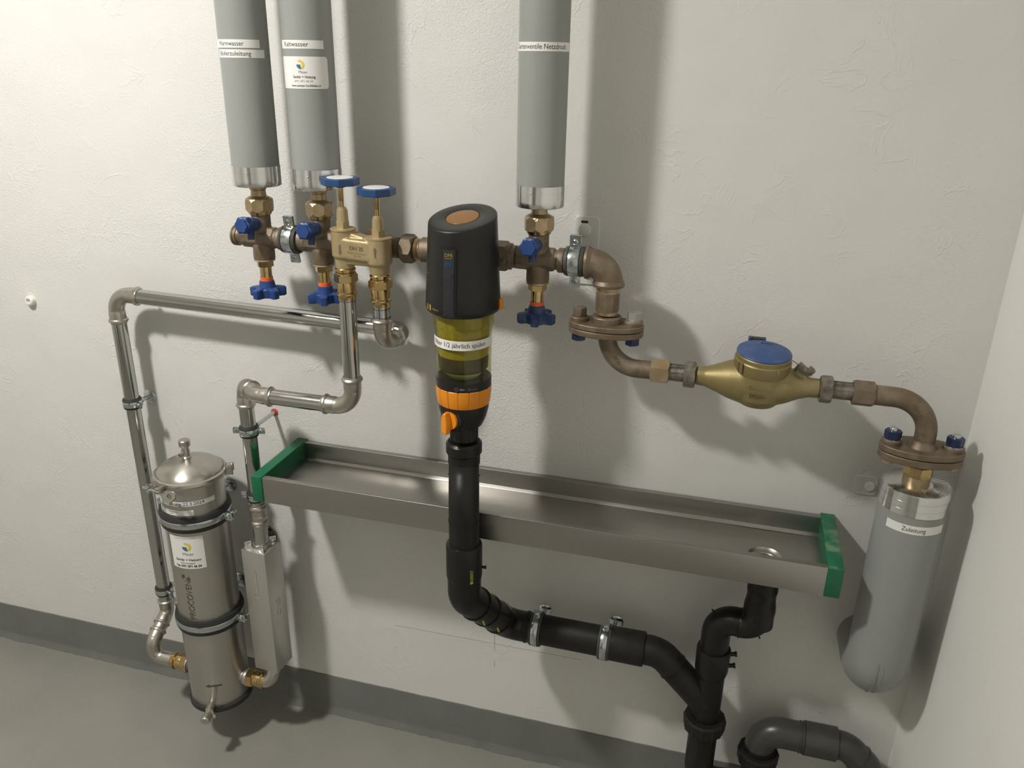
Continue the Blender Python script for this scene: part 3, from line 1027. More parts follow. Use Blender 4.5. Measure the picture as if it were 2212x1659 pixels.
def oval_flange(x, d, ztop, th, label, heads_up, span=0.042, head_mats=None, hub_up=0.0, rc=0.034):
    t = thing('oval_flange', label, 'flange', V(x, d, ztop))
    ol = flange_outline(span, rc, 0.0162)
    part('flange_plate', B().prism(ol, V(x, d, ztop - th * 0.46), (0, 0, 1), th * 0.46, up=(0, 1, 0), bevel=0.0012), M['bronze'], t)
    part('flange_plate', B().prism(ol, V(x, d, ztop - th), (0, 0, 1), th * 0.49, up=(0, 1, 0), bevel=0.0012), M['bronze'], t)
    for i, sx in enumerate((-1, 1)):
        bx = x + sx * span
        part('boss', B().lathe([(-0.002, 0.0145), (0.005, 0.0145), (0.0065, 0.0130), (0.0065, 0)], V(bx, d, ztop), (0, 0, 1), 28), M['bronze'], t)
        if heads_up:
            bo = part('bolt', B().hexa(V(bx, d, ztop + 0.008), (0, 0, 1), 0.0112, 0.0125, 6, 0.1, rot=0.35), head_mats[i], t)
            part('washer', B().lathe([(0, 0.0115), (0.0018, 0.0115), (0.0018, 0)], V(bx, d, ztop + 0.0062), (0, 0, 1), 28), head_mats[i], bo)
            part('nut', B().hexa(V(bx, d, ztop - th - 0.0135), (0, 0, 1), 0.0120, 0.0135, 6, 0.1, rot=0.1), M['bluenut'], bo)
            part('thread_end', B().lathe([(0, 0), (0.0, 0.0045), (0.003, 0.0052), (0.006, 0.0052)], V(bx, d, ztop - th - 0.0165), (0, 0, 1), 16), M['zinc'], bo)
        else:
            bo = part('nut', B().hexa(V(bx, d, ztop + 0.008), (0, 0, 1), 0.0120, 0.0120, 6, 0.1, rot=0.35), M['bluenut'], t)
            part('washer', B().lathe([(0, 0.0125), (0.0018, 0.0125), (0.0018, 0)], V(bx, d, ztop + 0.0062), (0, 0, 1), 28), M['zinc'], bo)
            part('thread_end', B().lathe([(0, 0.0065), (0.0035, 0.0062), (0.0050, 0.005), (0.0055, 0)], V(bx, d, ztop + 0.0195), (0, 0, 1), 20), M['zinc'], bo)
            part('bolt_head', B().hexa(V(bx, d, ztop - th - 0.0095), (0, 0, 1), 0.0108, 0.0095, 6, 0.1, rot=0.1), M['brassdull'], bo)
    return t


t = oval_flange(FX, MD, 1.0190, 0.0185, 'dusty bronze oval flange with two hex bolts below the big elbow', True, head_mats=(M['bronze'], M['alu']))
part('hub', B().lathe([(-0.002, 0.0230), (0.009, 0.0230), (0.0105, 0.0218), (0.0108, 0.0165)], V(FX, MD, 1.0190), (0, 0, 1), 36), M['bronze'], t)
BX2 = 0.299
t = oval_flange(BX2, MD, 0.8760, 0.0215, 'dusty bronze oval flange with blue nuts above the Zuleitung pipe', False, rc=0.034)
part('hub', B().lathe([(-0.002, 0.0215), (0.003, 0.0190), (0.007, 0.0160), (0.011, 0.0150)], V(BX2, MD, 0.8760), (0, 0, 1), 36), M['bronze'], t)
part('lower_collar', B().lathe([(0, 0.0225), (0.006, 0.0225), (0.0085, 0.0205)], V(BX2, MD, 0.855), (0, 0, -1), 36), M['bronze'], t)
part('union_nut', B().hexa(V(ZX - 0.001, MD, 0.8475), (0, 0, -1), 0.0205, 0.0185, 8, 0.14), M['brass'], t)
part('union_base', B().lathe([(0, 0.0190), (0.012, 0.0190)], V(ZX - 0.001, MD, 0.8300), (0, 0, -1), 36), M['brassdull'], t)

AZ = 0.948      # meter axis
t = thing('bronze_bend', 'bronze pipe bend marked PN 16 leaving the upper flange toward the meter', 'pipe bend', V(-0.17, MD, AZ))
part('bend_tube', B().tube([V(-0.174, MD, 1.002), V(-0.174, MD, AZ), V(-0.098, MD, AZ)], 0.0142, 0.050, seg=32, step=R_(5)), M['bronze'], t)
part('hex_end', B().hexa(V(-0.103, MD, AZ), (1, 0, 0), 0.0190, 0.0285, 6, 0.15, rot=0.5), M['brassdull'], t)
bs = plane_surf(V(-0.1565, MD + 0.0146, 0.9655), (0.62, 0, -0.78), (0.78, 0, 0.62))
lettering('PN 16', 0.0080, bs, M['castmark'], t, lift=0.0002, extrude=0.0004)
t = thing('bronze_bend', 'bronze pipe bend rising from the lower flange to the meter outlet', 'pipe bend', V(BX2, MD, AZ))
part('bend_tube', B().tube([V(0.215, MD, AZ - 0.0005), V(0.300, MD, AZ - 0.0005), V(0.300, MD, 0.874)], 0.0148, 0.052, seg=32, step=R_(5)), M['bronze'], t)
part('hex_end', B().hexa(V(0.191, MD, AZ), (1, 0, 0), 0.0195, 0.030, 6, 0.15, rot=0.5), M['bronze'], t)
bs = plane_surf(V(0.2805, MD + 0.0152, 0.933), (0.62, 0, -0.78), (0.78, 0, 0.62))
lettering('PN 16', 0.0080, bs, M['castmark'], t, lift=0.0002, extrude=0.0004)


def meter_coupling(xa, xb, xn, label):
    t = thing('meter_coupling', label, 'coupling', V((xa + xb) / 2, MD, AZ))
    part('tail_piece', B().lathe([(0, 0.0128), (xb - xa, 0.0128)], V(xa, MD, AZ), (1, 0, 0), 32), M['oldnut'], t)
    for k in range(4):
        a = R_(200 + 40 * k)
        part('key_rib', B().box(V((xa + xb) / 2 + 0.000, MD, AZ) + Vector((0, math.cos(a) * 0.0128, -math.sin(a) * 0.0128)) * 1.0, (xb - xa, 0.0022, 0.0022)), M['oldnut'], t)
    part('coupling_nut', B().hexa(V(xn, MD, AZ), (1, 0, 0), 0.0212, 0.0175, 6, 0.15, rot=0.45), M['oldnut'], t)


meter_coupling(-0.076, -0.045, -0.052, 'tarnished coupling nut at the left end of the water meter')
meter_coupling(0.160, 0.196, 0.1455, 'tarnished coupling nut at the right end of the water meter')

t = thing('water_meter', 'brass water meter with a round blue lid marked 20mm', 'water meter', V(0.060, MD, AZ))
b = B()
b.lathe([(0, 0.0145), (0.014, 0.0155), (0.030, 0.0215), (0.048, 0.0290), (0.068, 0.0345), (0.092, 0.0355), (0.114, 0.0345), (0.134, 0.0275), (0.152, 0.0190), (0.165, 0.0150), (0.180, 0.0145)], V(-0.034, MD, AZ), (1, 0, 0), 44)
b.lathe([(-0.036, 0.010), (-0.034, 0.026), (-0.022, 0.036), (0.0, 0.0400), (0.018, 0.0400), (0.024, 0.0385)], V(0.060, MD, AZ), (0, 0, 1), 48)
b.box(V(0.118, MD, AZ + 0.024), (0.022, 0.016, 0.012), Matrix.Rotation(R_(35), 3, 'Y'), 0.003)
part('meter_body', remesh(b, 0.0016, 8), M['meterbrass'], t)
tilt = Vector((0.04, -0.10, 1)).normalized()
rg = part('register_ring', B().lathe([(-0.004, 0.0395), (0.0, 0.0415), (0.016, 0.0415), (0.018, 0.0400), (0.024, 0.0400), (0.026, 0.0385), (0.026, 0.02)], V(0.060, MD, AZ + 0.022), tilt, 64), M['meterbrass'], t, sharp=R_(30))
for a in (-2.35, -1.0, 0.4):
    ctr = V(0.060, MD, AZ + 0.031) + Vector((math.cos(a) * 0.0418, math.sin(a) * 0.0418, 0))
    part('seal_lug', B().box(ctr, (0.005, 0.005, 0.012), Matrix.Rotation(a, 3, 'Z'), 0.0015), M['meterbrass'], rg)
ld = part('lid', B().lathe([(0.0245, 0.0385), (0.0270, 0.0398), (0.0285, 0.0390), (0.0310, 0.030), (0.0326, 0.018), (0.0333, 0.008), (0.0335, 0)], V(0.060, MD, AZ + 0.022), tilt, 64), M['bluelid'], t)
hb = B()
hc = V(0.050, MD - 0.040, AZ + 0.051)
hb.box(hc, (0.026, 0.007, 0.003), None, 0.001)
hb.box(hc + Vector((-0.011, 0.002, 0.002)), (0.004, 0.010, 0.008), None, 0.001)
hb.box(hc + Vector((0.011, 0.002, 0.002)), (0.004, 0.010, 0.008), None, 0.001)
part('hinge', hb, M['bluelid'], ld)
part('hinge_pin', B().lathe([(0, 0.0025), (0.022, 0.0025)], hc + Vector((-0.011, 0.003, 0.004)), (1, 0, 0), 12), M['greyrubber'], ld)
lm = plane_surf(V(0.064, MD - 0.016, AZ + 0.0565), (1, 0, 0), (0, 1, 0.10))
lettering('GWF', 0.0085, lm, M['bluelid'], ld, lift=0.0004, extrude=0.0003)
part('maker_oval', B().rings([[lm(x_, y_, -0.0006) for x_, y_ in [(k_ * math.cos(a_ * PI / 18), 0.5 * k_ * math.sin(a_ * PI / 18)) for a_ in range(36)]] for k_ in (0.0115, 0.0123)], False, False), M['bluedusty'], ld)
part('bottom_stud', B().lathe([(0, 0.0015), (0.008, 0.0012)], V(0.060, MD, AZ - 0.034), (0, 0, -1), 10), M['etch'], t)


def meter_surf(u, v, w=0.0):
    rr = 0.0400 + min(0, v) * 0.17 + w
    an = u / 0.040 - 0.05
    return Vector((0.060 + rr * math.sin(an), -MD - rr * math.cos(an), AZ + v))


P_ = [(-0.019, 0.004), (-0.012, 0.0070), (-0.012, 0.0050), (0.0, 0.0045), (0.012, 0.0043), (0.012, 0.0027), (0.0, 0.0027), (-0.012, 0.0026), (-0.012, 0.0008)]
sh_ = B().rings([[meter_surf(u, v, -0.001) for u, v in P_], [meter_surf(u, v, 0.0012) for u, v in P_]])
part('flow_arrow', sh_, M['meterbrass'], t)
lettering('20mm', 0.0105, meter_surf, M['meterbrass'], t, u=-0.001, v=-0.0085, lift=0.0006, extrude=0.0009)
sb = V(0.119, MD + 0.004, AZ + 0.029)
mr_ = Matrix.Rotation(R_(38), 3, 'Y')
part('seal_block', B().box(sb, (0.019, 0.014, 0.009), mr_, 0.001), M['oldnut'], t)
part('seal_tag', B().box(sb + Vector((0.010, -0.002, -0.001)), (0.009, 0.012, 0.010), mr_, 0.001), M['oldnut'], t)
part('seal_wire', B().tube([V(0.100, MD + 0.010, AZ + 0.043), V(0.108, MD + 0.008, AZ + 0.038), sb], 0.0006, seg=6), M['etch'], t)

# ------------------------------------------------------------------ water filter
WX, WD = -0.388, 0.165
t = thing('water_filter', 'black backwash water filter with clear bowl and orange ring', 'water filter', V(WX, WD, 0.80))
CAMAZ = math.atan2(-WX, 1.3 - WD)
cb0 = B()
cb0.lathe([(0, 0.0205), (0.008, 0.0225), (0.052, 0.0225), (0.058, 0.0205)], V(-0.452, MD, MZ), (1, 0, 0), 36)
cb0.lathe([(0, 0.026), (0.010, 0.031), (0.034, 0.031), (0.036, 0.026), (0.050, 0.026)], V(WX - 0.008, MD - 0.022, MZ), (0, -1, 0), 40)
part('connection_body', cb0, M['bronze'], t)
# cap with sloping top
bm = bmesh.new()
seg = 96
zc = 1.178
nx, ny = 0.06, -0.25        # slope of the top plane


def cap_r(z):
    k = (z - 1.045) / (1.178 - 1.045)
    return 0.0572 - 0.0062 * max(0, k)


rings_ = []
for zf, rf in ((1.036, 0.0480), (1.0370, 0.0515), (1.0405, 0.0555), (1.047, 0.0572)):
    rings_.append([(rf * math.cos(2 * PI * i / seg), rf * math.sin(2 * PI * i / seg), zf) for i in range(seg)])
for k in range(1, 7):
    ring = []
    for i in range(seg):
        a = 2 * PI * i / seg
        rr = 0.0572 - 0.0062 * k / 6
        zt = zc - 0.0030 - nx * 0 + (math.cos(a) * rr * nx + math.sin(a) * rr * (-ny))
        z = 1.047 + (zt - 1.047) * k / 6
        ring.append((rr * math.cos(a), rr * math.sin(a), z))
    rings_.append(ring)
for rr, dz in ((0.0506, -0.0012), (0.0495, -0.0003), (0.0480, 0.0), (0.0262, 0.0006), (0.0250, -0.0002), (0.0243, -0.0022)):
    ring = []
    for i in range(seg):
        a = 2 * PI * i / seg
        ring.append((rr * math.cos(a), rr * math.sin(a), zc + dz + (math.cos(a) * rr * nx + math.sin(a) * rr * (-ny))))
    rings_.append(ring)
cb = B()
cb.rings([[Vector((WX + p[0], -WD + p[1], p[2])) for p in r] for r in rings_])
cap = part('cap', cb, M['black'], t, sharp=R_(50))
win = B()
ring_w = []
for rr, dz in ((0.0248, -0.0010), (0.0240, 0.0004), (0.0225, 0.0006), (0.0, 0.0008)):
    if rr == 0:
        ring_w.append([Vector((WX, -WD, zc + dz))])
    else:
        ring_w.append([Vector((WX + rr * math.cos(2 * PI * i / 48), -WD + rr * math.sin(2 * PI * i / 48), zc + dz + rr * (math.cos(2 * PI * i / 48) * nx - math.sin(2 * PI * i / 48) * ny))) for i in range(48)])
win.rings(ring_w)
part('sight_window', win, M['amber'], cap)
# recessed strip on the front of the cap
for dz0, dz1, w, mt, nm, lf in ((1.0385, 1.143, 0.0115, 'black', 'strip_frame', 0.0008), (1.041, 1.1395, 0.0085, 'ink', 'front_strip', 0.0014)):
    bm = bmesh.new()
    rows = []
    for j in range(15):
        z = dz0 + (dz1 - dz0) * j / 14
        row = []
        for i in range(7):
            u = -w + 2 * w * i / 6
            r = cap_r(z) + lf
            if z < 1.046:
                r -= 0.0008 * (1.046 - z) / 0.007 * 1.2
            a = R_(-3.0) + u / r
            row.append(bm.verts.new((WX + r * math.sin(a), -WD - r * math.cos(a), z)))
        rows.append(row)
    for a_, c_ in zip(rows, rows[1:]):
        for i in range(6):
            bm.faces.new((a_[i], a_[i + 1], c_[i + 1], c_[i]))
    bmesh.ops.solidify(bm, geom=bm.faces[:], thickness=0.0009)
    strip = part(nm, bm, M[mt], cap)


def cap_surf(u, v, w=0.0):
    z = v
    r = cap_r(z) + 0.0015 + w
    a = R_(-3.0) + u / r
    return Vector((WX + r * math.sin(a), -WD - r * math.cos(a), z))


lettering('DFR', 0.0070, cap_surf, M['gold'], cap, v=1.1320, lift=0.0004, sx=1.05)
lettering('MADE BY', 0.0026, cap_surf, M['gold'], cap, v=1.1276, lift=0.0004)
lettering('SYR', 0.0052, cap_surf, M['cyan'], cap, v=1.1195, lift=0.0006, bold=0.0002)
el = [(0.0064 * math.cos(a * PI / 16), 0.0040 * math.sin(a * PI / 16)) for a in range(32)]
eb = B().rings([[cap_surf(x_ * k_, 1.1195 + y_ * k_, 0.0005) for x_, y_ in el] for k_ in (0.88, 1.0)], False, False)
part('badge_oval', eb, M['cyan'], cap)
for k in range(14):
    z0 = 1.046 + k * 0.0042
    bb = B().tube([cap_surf(-0.0078, z0 - 0.006 + k * 0.0002 if z0 > 1.052 else z0 - 0.003, 0.0003), cap_surf(0.0078, z0 + 0.0035, 0.0003)], 0.00022, seg=5)
    part('hatch_line', bb, M['bluenut'], cap)
# orange print low on the left of the cap
cs2 = cyl_surf(WX, WD, 0.0571, R_(-32), 1.0495)
for u, w in ((-0.0135, 0.0012), (-0.0095, 0.0040), (-0.0185, 0.0025)):
    patch(cs2, u, u + w, -0.0045, 0.0045, M['gold'], cap, 'print_block', 0.0003, n=3)
lettering('filtert', 0.0048, cs2, M['gold'], cap, u=0.005, v=-0.001, lift=0.0004, sx=1.15)
# orange tab at the right
part('release_tab', B().box(V(WX + 0.0575, WD - 0.006, 1.050), (0.008, 0.010, 0.018), None, 0.003), M['orange'], cap)
# inner cartridge, seen through the clear bowl


def rib(a):
    return 1.0 + 0.012 * (1 if (math.degrees(a) % 22.5) < 4 else 0)


part('filter_cup', B().lathe([(0, 0.0410), (0.028, 0.0405), (0.060, 0.0395), (0.066, 0.0385), (0.066, 0)], V(WX, WD, 1.034), (0, 0, -1), 96, lobes=rib), M['olive'], t)
part('filter_core', B().lathe([(0, 0.0385), (0.004, 0.0395), (0.021, 0.0390), (0.024, 0.037), (0.024, 0)], V(WX, WD, 0.968), (0, 0, -1), 48), M['darkmesh'], t)
part('backwash_cone', B().lathe([(0, 0.030), (0.006, 0.030), (0.013, 0.024), (0.015, 0.010), (0.015, 0)], V(WX, WD, 0.9435), (0, 0, -1), 40), M['palecone'], t)
part('valve_seat', B().lathe([(0, 0.012), (0.008, 0.012), (0.0085, 0.036), (0.020, 0.037), (0.020, 0)], V(WX, WD, 0.930), (0, 0, -1), 40), M['copperish'], t)
bw = part('bowl', B().lathe([(0.0, 0.0475), (0.020, 0.0470), (0.024, 0.0445), (0.060, 0.0440), (0.116, 0.0435), (0.116, 0.0422), (0.060, 0.0427), (0.022, 0.0430), (0.019, 0.0455), (0.0, 0.0460)], V(WX, WD, 1.037), (0, 0, -1), 96, closed=True), M['bowl'], t)
for k in range(16):
    a = 2 * PI * k / 16
    rr = 0.0472
    part('bowl_rib', B().tube([Vector((WX + rr * math.sin(a), -WD - rr * math.cos(a), 1.030)), Vector((WX + rr * math.sin(a), -WD - rr * math.cos(a), 1.018)), Vector((WX + 0.0445 * math.sin(a), -WD - 0.0445 * math.cos(a), 1.008))], 0.0009, seg=8), M['bowl'], bw)
sf = cyl_surf(WX, WD, 0.0441, CAMAZ, 0.993)
l = patch(sf, -0.0441 * R_(88), 0.0441 * R_(72), -0.0075, 0.0075, M['label'], t, lift=0.0006, n=40)
vs, _ = glyphs('Filter 1/2 jährlich spülen', 0.0105)
w = max(v[0] for v in vs) - min(v[0] for v in vs)
lettering('Filter 1/2 jährlich spülen', 0.0105, sf, M['ink'], l, u=-0.0441 * R_(12), lift=0.0008, sx=0.0441 * R_(118) / w)
rn = part('pressure_ring', B().lathe([(0, 0.0440), (0.014, 0.0438)], V(WX, WD, 0.930), (0, 0, -1), 64), M['black'], t)
sf = cyl_surf(WX, WD, 0.0440, CAMAZ, 0.9225)
lettering('Druck', 0.0060, sf, M['greyink'], rn, u=0.014, lift=0.0004)
shape(sf, arc_pts(-0.0115, 0, 0.0030, 0, 2 * PI, 16)[:-1], M['greyink'], rn, 'printed_symbol', 0.0004)
shape(sf, arc_pts(-0.0115, 0, 0.0022, 0, 2 * PI, 16)[:-1], M['black'], rn, 'printed_symbol', 0.0006)
shape(sf, [(-0.0075, 0.0), (-0.004, 0.0018), (0.001, 0.0006), (0.003, 0.0), (0.001, -0.0006), (-0.004, -0.0018)], M['greyink'], rn, 'printed_symbol', 0.0004)


def facet(a):
    k = (math.degrees(a) + 8) % 22.5
    return 0.972 if k < 1.9 or k > 20.6 and False else 1.0


part('orange_ring', B().lathe([(0, 0.0430), (0.0015, 0.0443), (0.014, 0.0437), (0.029, 0.0420), (0.0305, 0.0412), (0.0305, 0.03)], V(WX, WD, 0.9175), (0, 0, -1), 192, lobes=facet), M['orange'], t, sharp=R_(25))
part('funnel', B().lathe([(0, 0.0408), (0.010, 0.0398), (0.022, 0.0370), (0.032, 0.0335), (0.039, 0.0300), (0.0415, 0.0250), (0.0425, 0.0228), (0.066, 0.0228)], V(WX, WD, 0.887), (0, 0, -1), 64), M['black'], t)
for k in range(8):
    a = 2 * PI * k / 8
    part('outlet_rib', B().box(Vector((WX + 0.0228 * math.sin(a), -WD - 0.0228 * math.cos(a), 0.832)), (0.005, 0.0022, 0.022), Matrix.Rotation(a, 3, 'Z'), 0.0006), M['black'], t)
# drain knob, front left
kd = Vector((-0.30, -1, 0.05)).normalized()
kc = V(WX - 0.008, WD + 0.030, 0.866)
kp = part('drain_valve', B().lathe([(-0.012, 0.0195), (0.006, 0.0195), (0.008, 0.0180), (0.008, 0)], kc, kd, 36), M['black'], t)
km = basis(kd)
kb = B()
kb.lathe([(0.007, 0.0150), (0.012, 0.0145), (0.0125, 0)], kc, kd, 32)
kb.prism([(-0.0055, -0.0185), (0.0035, -0.0200), (0.0050, -0.002), (0.0015, 0.0150), (-0.0015, 0.0150), (-0.0065, 0.000)], kc + kd * 0.010, kd, 0.013, bevel=0.0015)
part('knob', kb, M['orange'], kp)

# ------------------------------------------------------------------ black drain from the filter
DX, DD = -0.376, 0.203
t = thing('drain_pipe', 'black plastic drain pipe running from the filter down past the tray', 'drain pipe', V(DX, DD, 0.40))
part('socket', B().lathe([(0, 0.0225), (0.0, 0.0262), (0.004, 0.0295), (0.019, 0.0295), (0.0225, 0.0265), (0.040, 0.0262), (0.042, 0.0235)], V(WX + 0.001, WD + 0.003, 0.818), (0, 0, -1), 48), M['hdpe'], t)
part('upper_bend', B().tube([V(WX + 0.001, WD + 0.003, 0.80), V(WX + 0.001, WD + 0.004, 0.768), V(DX, DD, 0.728), V(DX, DD, 0.64)], 0.0250, 0.055, seg=40, step=R_(4)), M['hdpe'], t)
part('weld_bead', B().lathe([(-0.0015, 0.024), (-0.001, 0.0268), (0.001, 0.0268), (0.0015, 0.024)], V(WX + 0.0025, WD + 0.008, 0.758), (0.1, -0.45, -1), 40), M['hdpe'], t)
part('weld_bead', B().lathe([(-0.0015, 0.024), (-0.001, 0.0264), (0.001, 0.0264), (0.0015, 0.024)], V(WX + 0.001, WD + 0.003, 0.781), (0.05, -0.1, -1), 40), M['hdpe'], t)
part('weld_bead', B().lathe([(-0.001, 0.024), (-0.0008, 0.0258), (0.0008, 0.0258), (0.001, 0.024)], V(DX, DD, 0.692), (0, 0, -1), 40), M['hdpe'], t)
sk_ = part('coupler', B().lathe([(0, 0.0245), (0.001, 0.0290), (0.004, 0.0302), (0.060, 0.0302), (0.068, 0.0290), (0.070, 0.0255)], V(DX, DD, 0.648), (0, 0, -1), 48), M['hdpe'], t)
sf = cyl_surf(DX, DD, 0.0302, math.atan2(-DX, 1.3 - DD) + R_(24), 0.598, vert=True)
lettering('■GEBERIT', 0.0070, sf, M['yellowprint'], sk_, lift=0.0004, bold=0.0001, sx=0.85)
part('contact_pin', B().lathe([(0, 0.0022), (0.006, 0.0022), (0.007, 0.003), (0.009, 0.003)], V(DX + 0.028, DD - 0.004, 0.603), (1, 0.1, 0), 12), M['hdpe'], sk_)
DZ, HD = 0.403, 0.080
P1, P2 = V(DX, DD, 0.540), V(-0.330, HD + 0.002, 0.4035)
dv = (P2 - P1).normalized()
part('lower_bend', B().tube([V(DX, DD, 0.600), P1, P2, V(-0.275, HD, DZ)], 0.0283, 0.040, seg=40, step=R_(4)), M['hdpe'], t)
for k, (q, pr) in enumerate(((0.24, 0.0305), (0.47, 0.0300), (0.74, 0.0303))):
    c = P1.lerp(P2, q)
    part('sleeve_ring', B().lathe([(-0.0025, 0.0275), (-0.002, pr), (0.002, pr), (0.0025, 0.0275)], c, dv, 44), M['hdpe'], t)
c = P1.lerp(P2, 0.36) + Vector((0.006, -0.024, -0.013))
part('print_mark', B().box(P1.lerp(P2, 0.33) + Vector((0.014, -0.0225, -0.0165)), (0.003, 0.0008, 0.010), Matrix.Rotation(R_(-20), 3, 'Y')), M['yellowprint'], t)
part('print_mark', B().box(P1.lerp(P2, 0.60) + Vector((0.018, -0.0205, -0.0170)), (0.003, 0.0008, 0.009), Matrix.Rotation(R_(-20), 3, 'Y')), M['yellowprint'], t)
part('horizontal_pipe', B().tube([V(-0.297, HD, DZ), V(-0.10, HD, DZ)], 0.0280, seg=40), M['hdpe_dusty'], t)
part('end_ring', B().lathe([(0, 0.0275), (0.0005, 0.0298), (0.0035, 0.0298), (0.0045, 0.0285), (0.010, 0.0285), (0.0105, 0.0300), (0.014, 0.0300), (0.0145, 0.0275)], V(-0.296, HD, DZ), (1, 0, 0), 44), M['hdpe_dusty'], t)
part('long_socket', B().lathe([(0, 0.0275), (0.0005, 0.0310), (0.061, 0.0315), (0.063, 0.0305), (0.063, 0.0275)], V(-0.137, HD, DZ), (1, 0, 0), 44), M['hdpe_dusty'], t)
part('branch_pipe', B().tube([V(-0.085, HD, DZ), V(-0.046, HD, DZ), V(0.043, HD, 0.312)], 0.0272, 0.045, seg=40, step=R_(5)), M['hdpe_dusty'], t)
c = V(-0.046, HD, DZ).lerp(V(0.043, HD, 0.312), 0.28)
part('weld_bead', B().lathe([(-0.001, 0.026), (-0.0006, 0.0284), (0.0006, 0.0284), (0.001, 0.026)], c, V(0.043, HD, 0.312) - V(-0.046, HD, DZ), 44), M['hdpe_dusty'], t)

pipe_clamp(V(-0.275, HD, DZ), (1, 0, 0), 0.0282, (0, -0.12, 1), 'zinc clamp on the black horizontal drain pipe, nearer the filter drop', V(-0.278, 0, 0.386), plate=0.014, rub='greyrubber')
pipe_clamp(V(-0.146, HD, DZ), (1, 0, 0), 0.0290, (0, -0.12, 1), 'zinc clamp on the black horizontal drain pipe at its wide socket', V(-0.137, 0, 0.390), plate=0.014, rub='greyrubber')

# ------------------------------------------------------------------ drip tray
X0, X1, TD, ZT, ZB = -0.7722, 0.1925, 0.168, 0.6870, 0.6380
t = thing('drip_tray', 'long stainless steel drip tray with green plastic end pieces', 'tray', V((X0 + X1) / 2, 0, ZB))
bm = bmesh.new()
HX, HDp, HR = 0.106, 0.100, 0.0275      # drain recess


def floor_z(d):
    return 0.6535 - 0.0045 * min(1, abs(d - 0.015) / 0.08)


# trough skin as a swept section (outer and inner in one loop), hole cut for the drain by building the floor separately
sec = [(0.004, ZT), (0.014, ZT), (0.0145, 0.6565), (0.021, 0.6525)]
sec2 = [(0.149, 0.6502), (0.1565, 0.6535), (0.158, ZT), (TD, ZT), (TD, ZB), (0.160, ZB)]
for s_ in (sec, sec2):
    a = [bm.verts.new(V(X0, d, z)) for d, z in s_]
    c = [bm.verts.new(V(X1, d, z)) for d, z in s_]
    for i in range(len(s_) - 1):
        bm.faces.new((a[i], a[i + 1], c[i + 1], c[i]))
trough = part('trough', bm, M['tray'], t, sharp=R_(30))
sol = trough.modifiers.new('thickness', 'SOLIDIFY')
sol.thickness = 0.0010
sol.offset = 0
bv = trough.modifiers.new('round', 'BEVEL')
bv.width = 0.0011
bv.segments = 3
# floor with a round opening
bm = bmesh.new()


def fz(x, d):
    dist = math.hypot(x - HX, d - HDp)
    z = 0.6525 - 0.0020 * (d - 0.021) / 0.126
    return z - 0.004 * math.exp(-(dist / 0.06) ** 2)


nseg = 48
outer = []
sq = 0.044
inner_r = [bm.verts.new(V(HX + HR * math.cos(2 * PI * i / nseg), HDp + HR * math.sin(2 * PI * i / nseg), fz(HX + HR, HDp))) for i in range(nseg)]
oxy = []
for i in range(nseg):
    a = 2 * PI * i / nseg
    k = 1 / max(abs(math.cos(a)), abs(math.sin(a)))
    oxy.append((HX + sq * k * math.cos(a), HDp + sq * k * math.sin(a)))
mid = [bm.verts.new(V(HX + (HR * 1.25) * math.cos(2 * PI * i / nseg), HDp + (HR * 1.25) * math.sin(2 * PI * i / nseg), fz(HX + HR * 1.25, HDp))) for i in range(nseg)]
out_r = [bm.verts.new(V(x, d, fz(x, d))) for x, d in oxy]
for i in range(nseg):
    j = (i + 1) % nseg
    bm.faces.new((inner_r[i], inner_r[j], mid[j], mid[i]))
    bm.faces.new((mid[i], mid[j], out_r[j], out_r[i]))


def quad_grid(xa, xb, da, db, nx_, nd_):
    g = [[bm.verts.new(V(xa + (xb - xa) * i / nx_, da + (db - da) * j / nd_, fz(xa + (xb - xa) * i / nx_, da + (db - da) * j / nd_))) for j in range(nd_ + 1)] for i in range(nx_ + 1)]
    for i in range(nx_):
        for j in range(nd_):
            bm.faces.new((g[i][j], g[i + 1][j], g[i + 1][j + 1], g[i][j + 1]))


quad_grid(X0, HX - sq, 0.0205, 0.1475, 40, 8)
quad_grid(HX + sq, X1, 0.0205, 0.1475, 6, 8)
quad_grid(HX - sq, HX + sq, 0.0205, HDp - sq, 12, 4)
quad_grid(HX - sq, HX + sq, HDp + sq, 0.1475, 12, 2)
part('tray_floor', bm, M['tray'], t, sharp=R_(60))
zr = fz(HX + HR, HDp)
part('drain_recess', B().lathe([(0.0003, HR + 0.0015), (0.0010, HR), (0.0, HR - 0.001), (-0.004, HR - 0.003), (-0.005, 0.021), (-0.0045, 0.0195), (-0.006, 0.0185), (-0.020, 0.0180)], V(HX, HDp, zr), (0, 0, 1), 48, cap0=False, cap1=False), M['tray'], t)
for nm, xa, xb, mt, side in (('left', X0 - 0.0212, X0 + 0.0008, 'green', -1), ('right', X1 - 0.0008, X1 + 0.0225, 'greendust', 1)):
    b = B().box(V((xa + xb) / 2, TD / 2 + 0.0006, (ZT + ZB) / 2 + 0.0008), (xb - xa, TD + 0.0035, ZT - ZB + 0.003), None, 0.0022, 2)
    part('end_piece', b, M[mt], t)
part('bracket_foot', B().lathe([(0, 0.012), (0.004, 0.012), (0.005, 0.010)], V(X1 - 0.004, TD - 0.020, ZB - 0.001), (0, 0, -1), 20), M['rubber'], t)
part('foot_screw', B().sphere(V(X1 - 0.006, TD - 0.012, ZB - 0.006), 0.004, 12), M['zinc'], t)

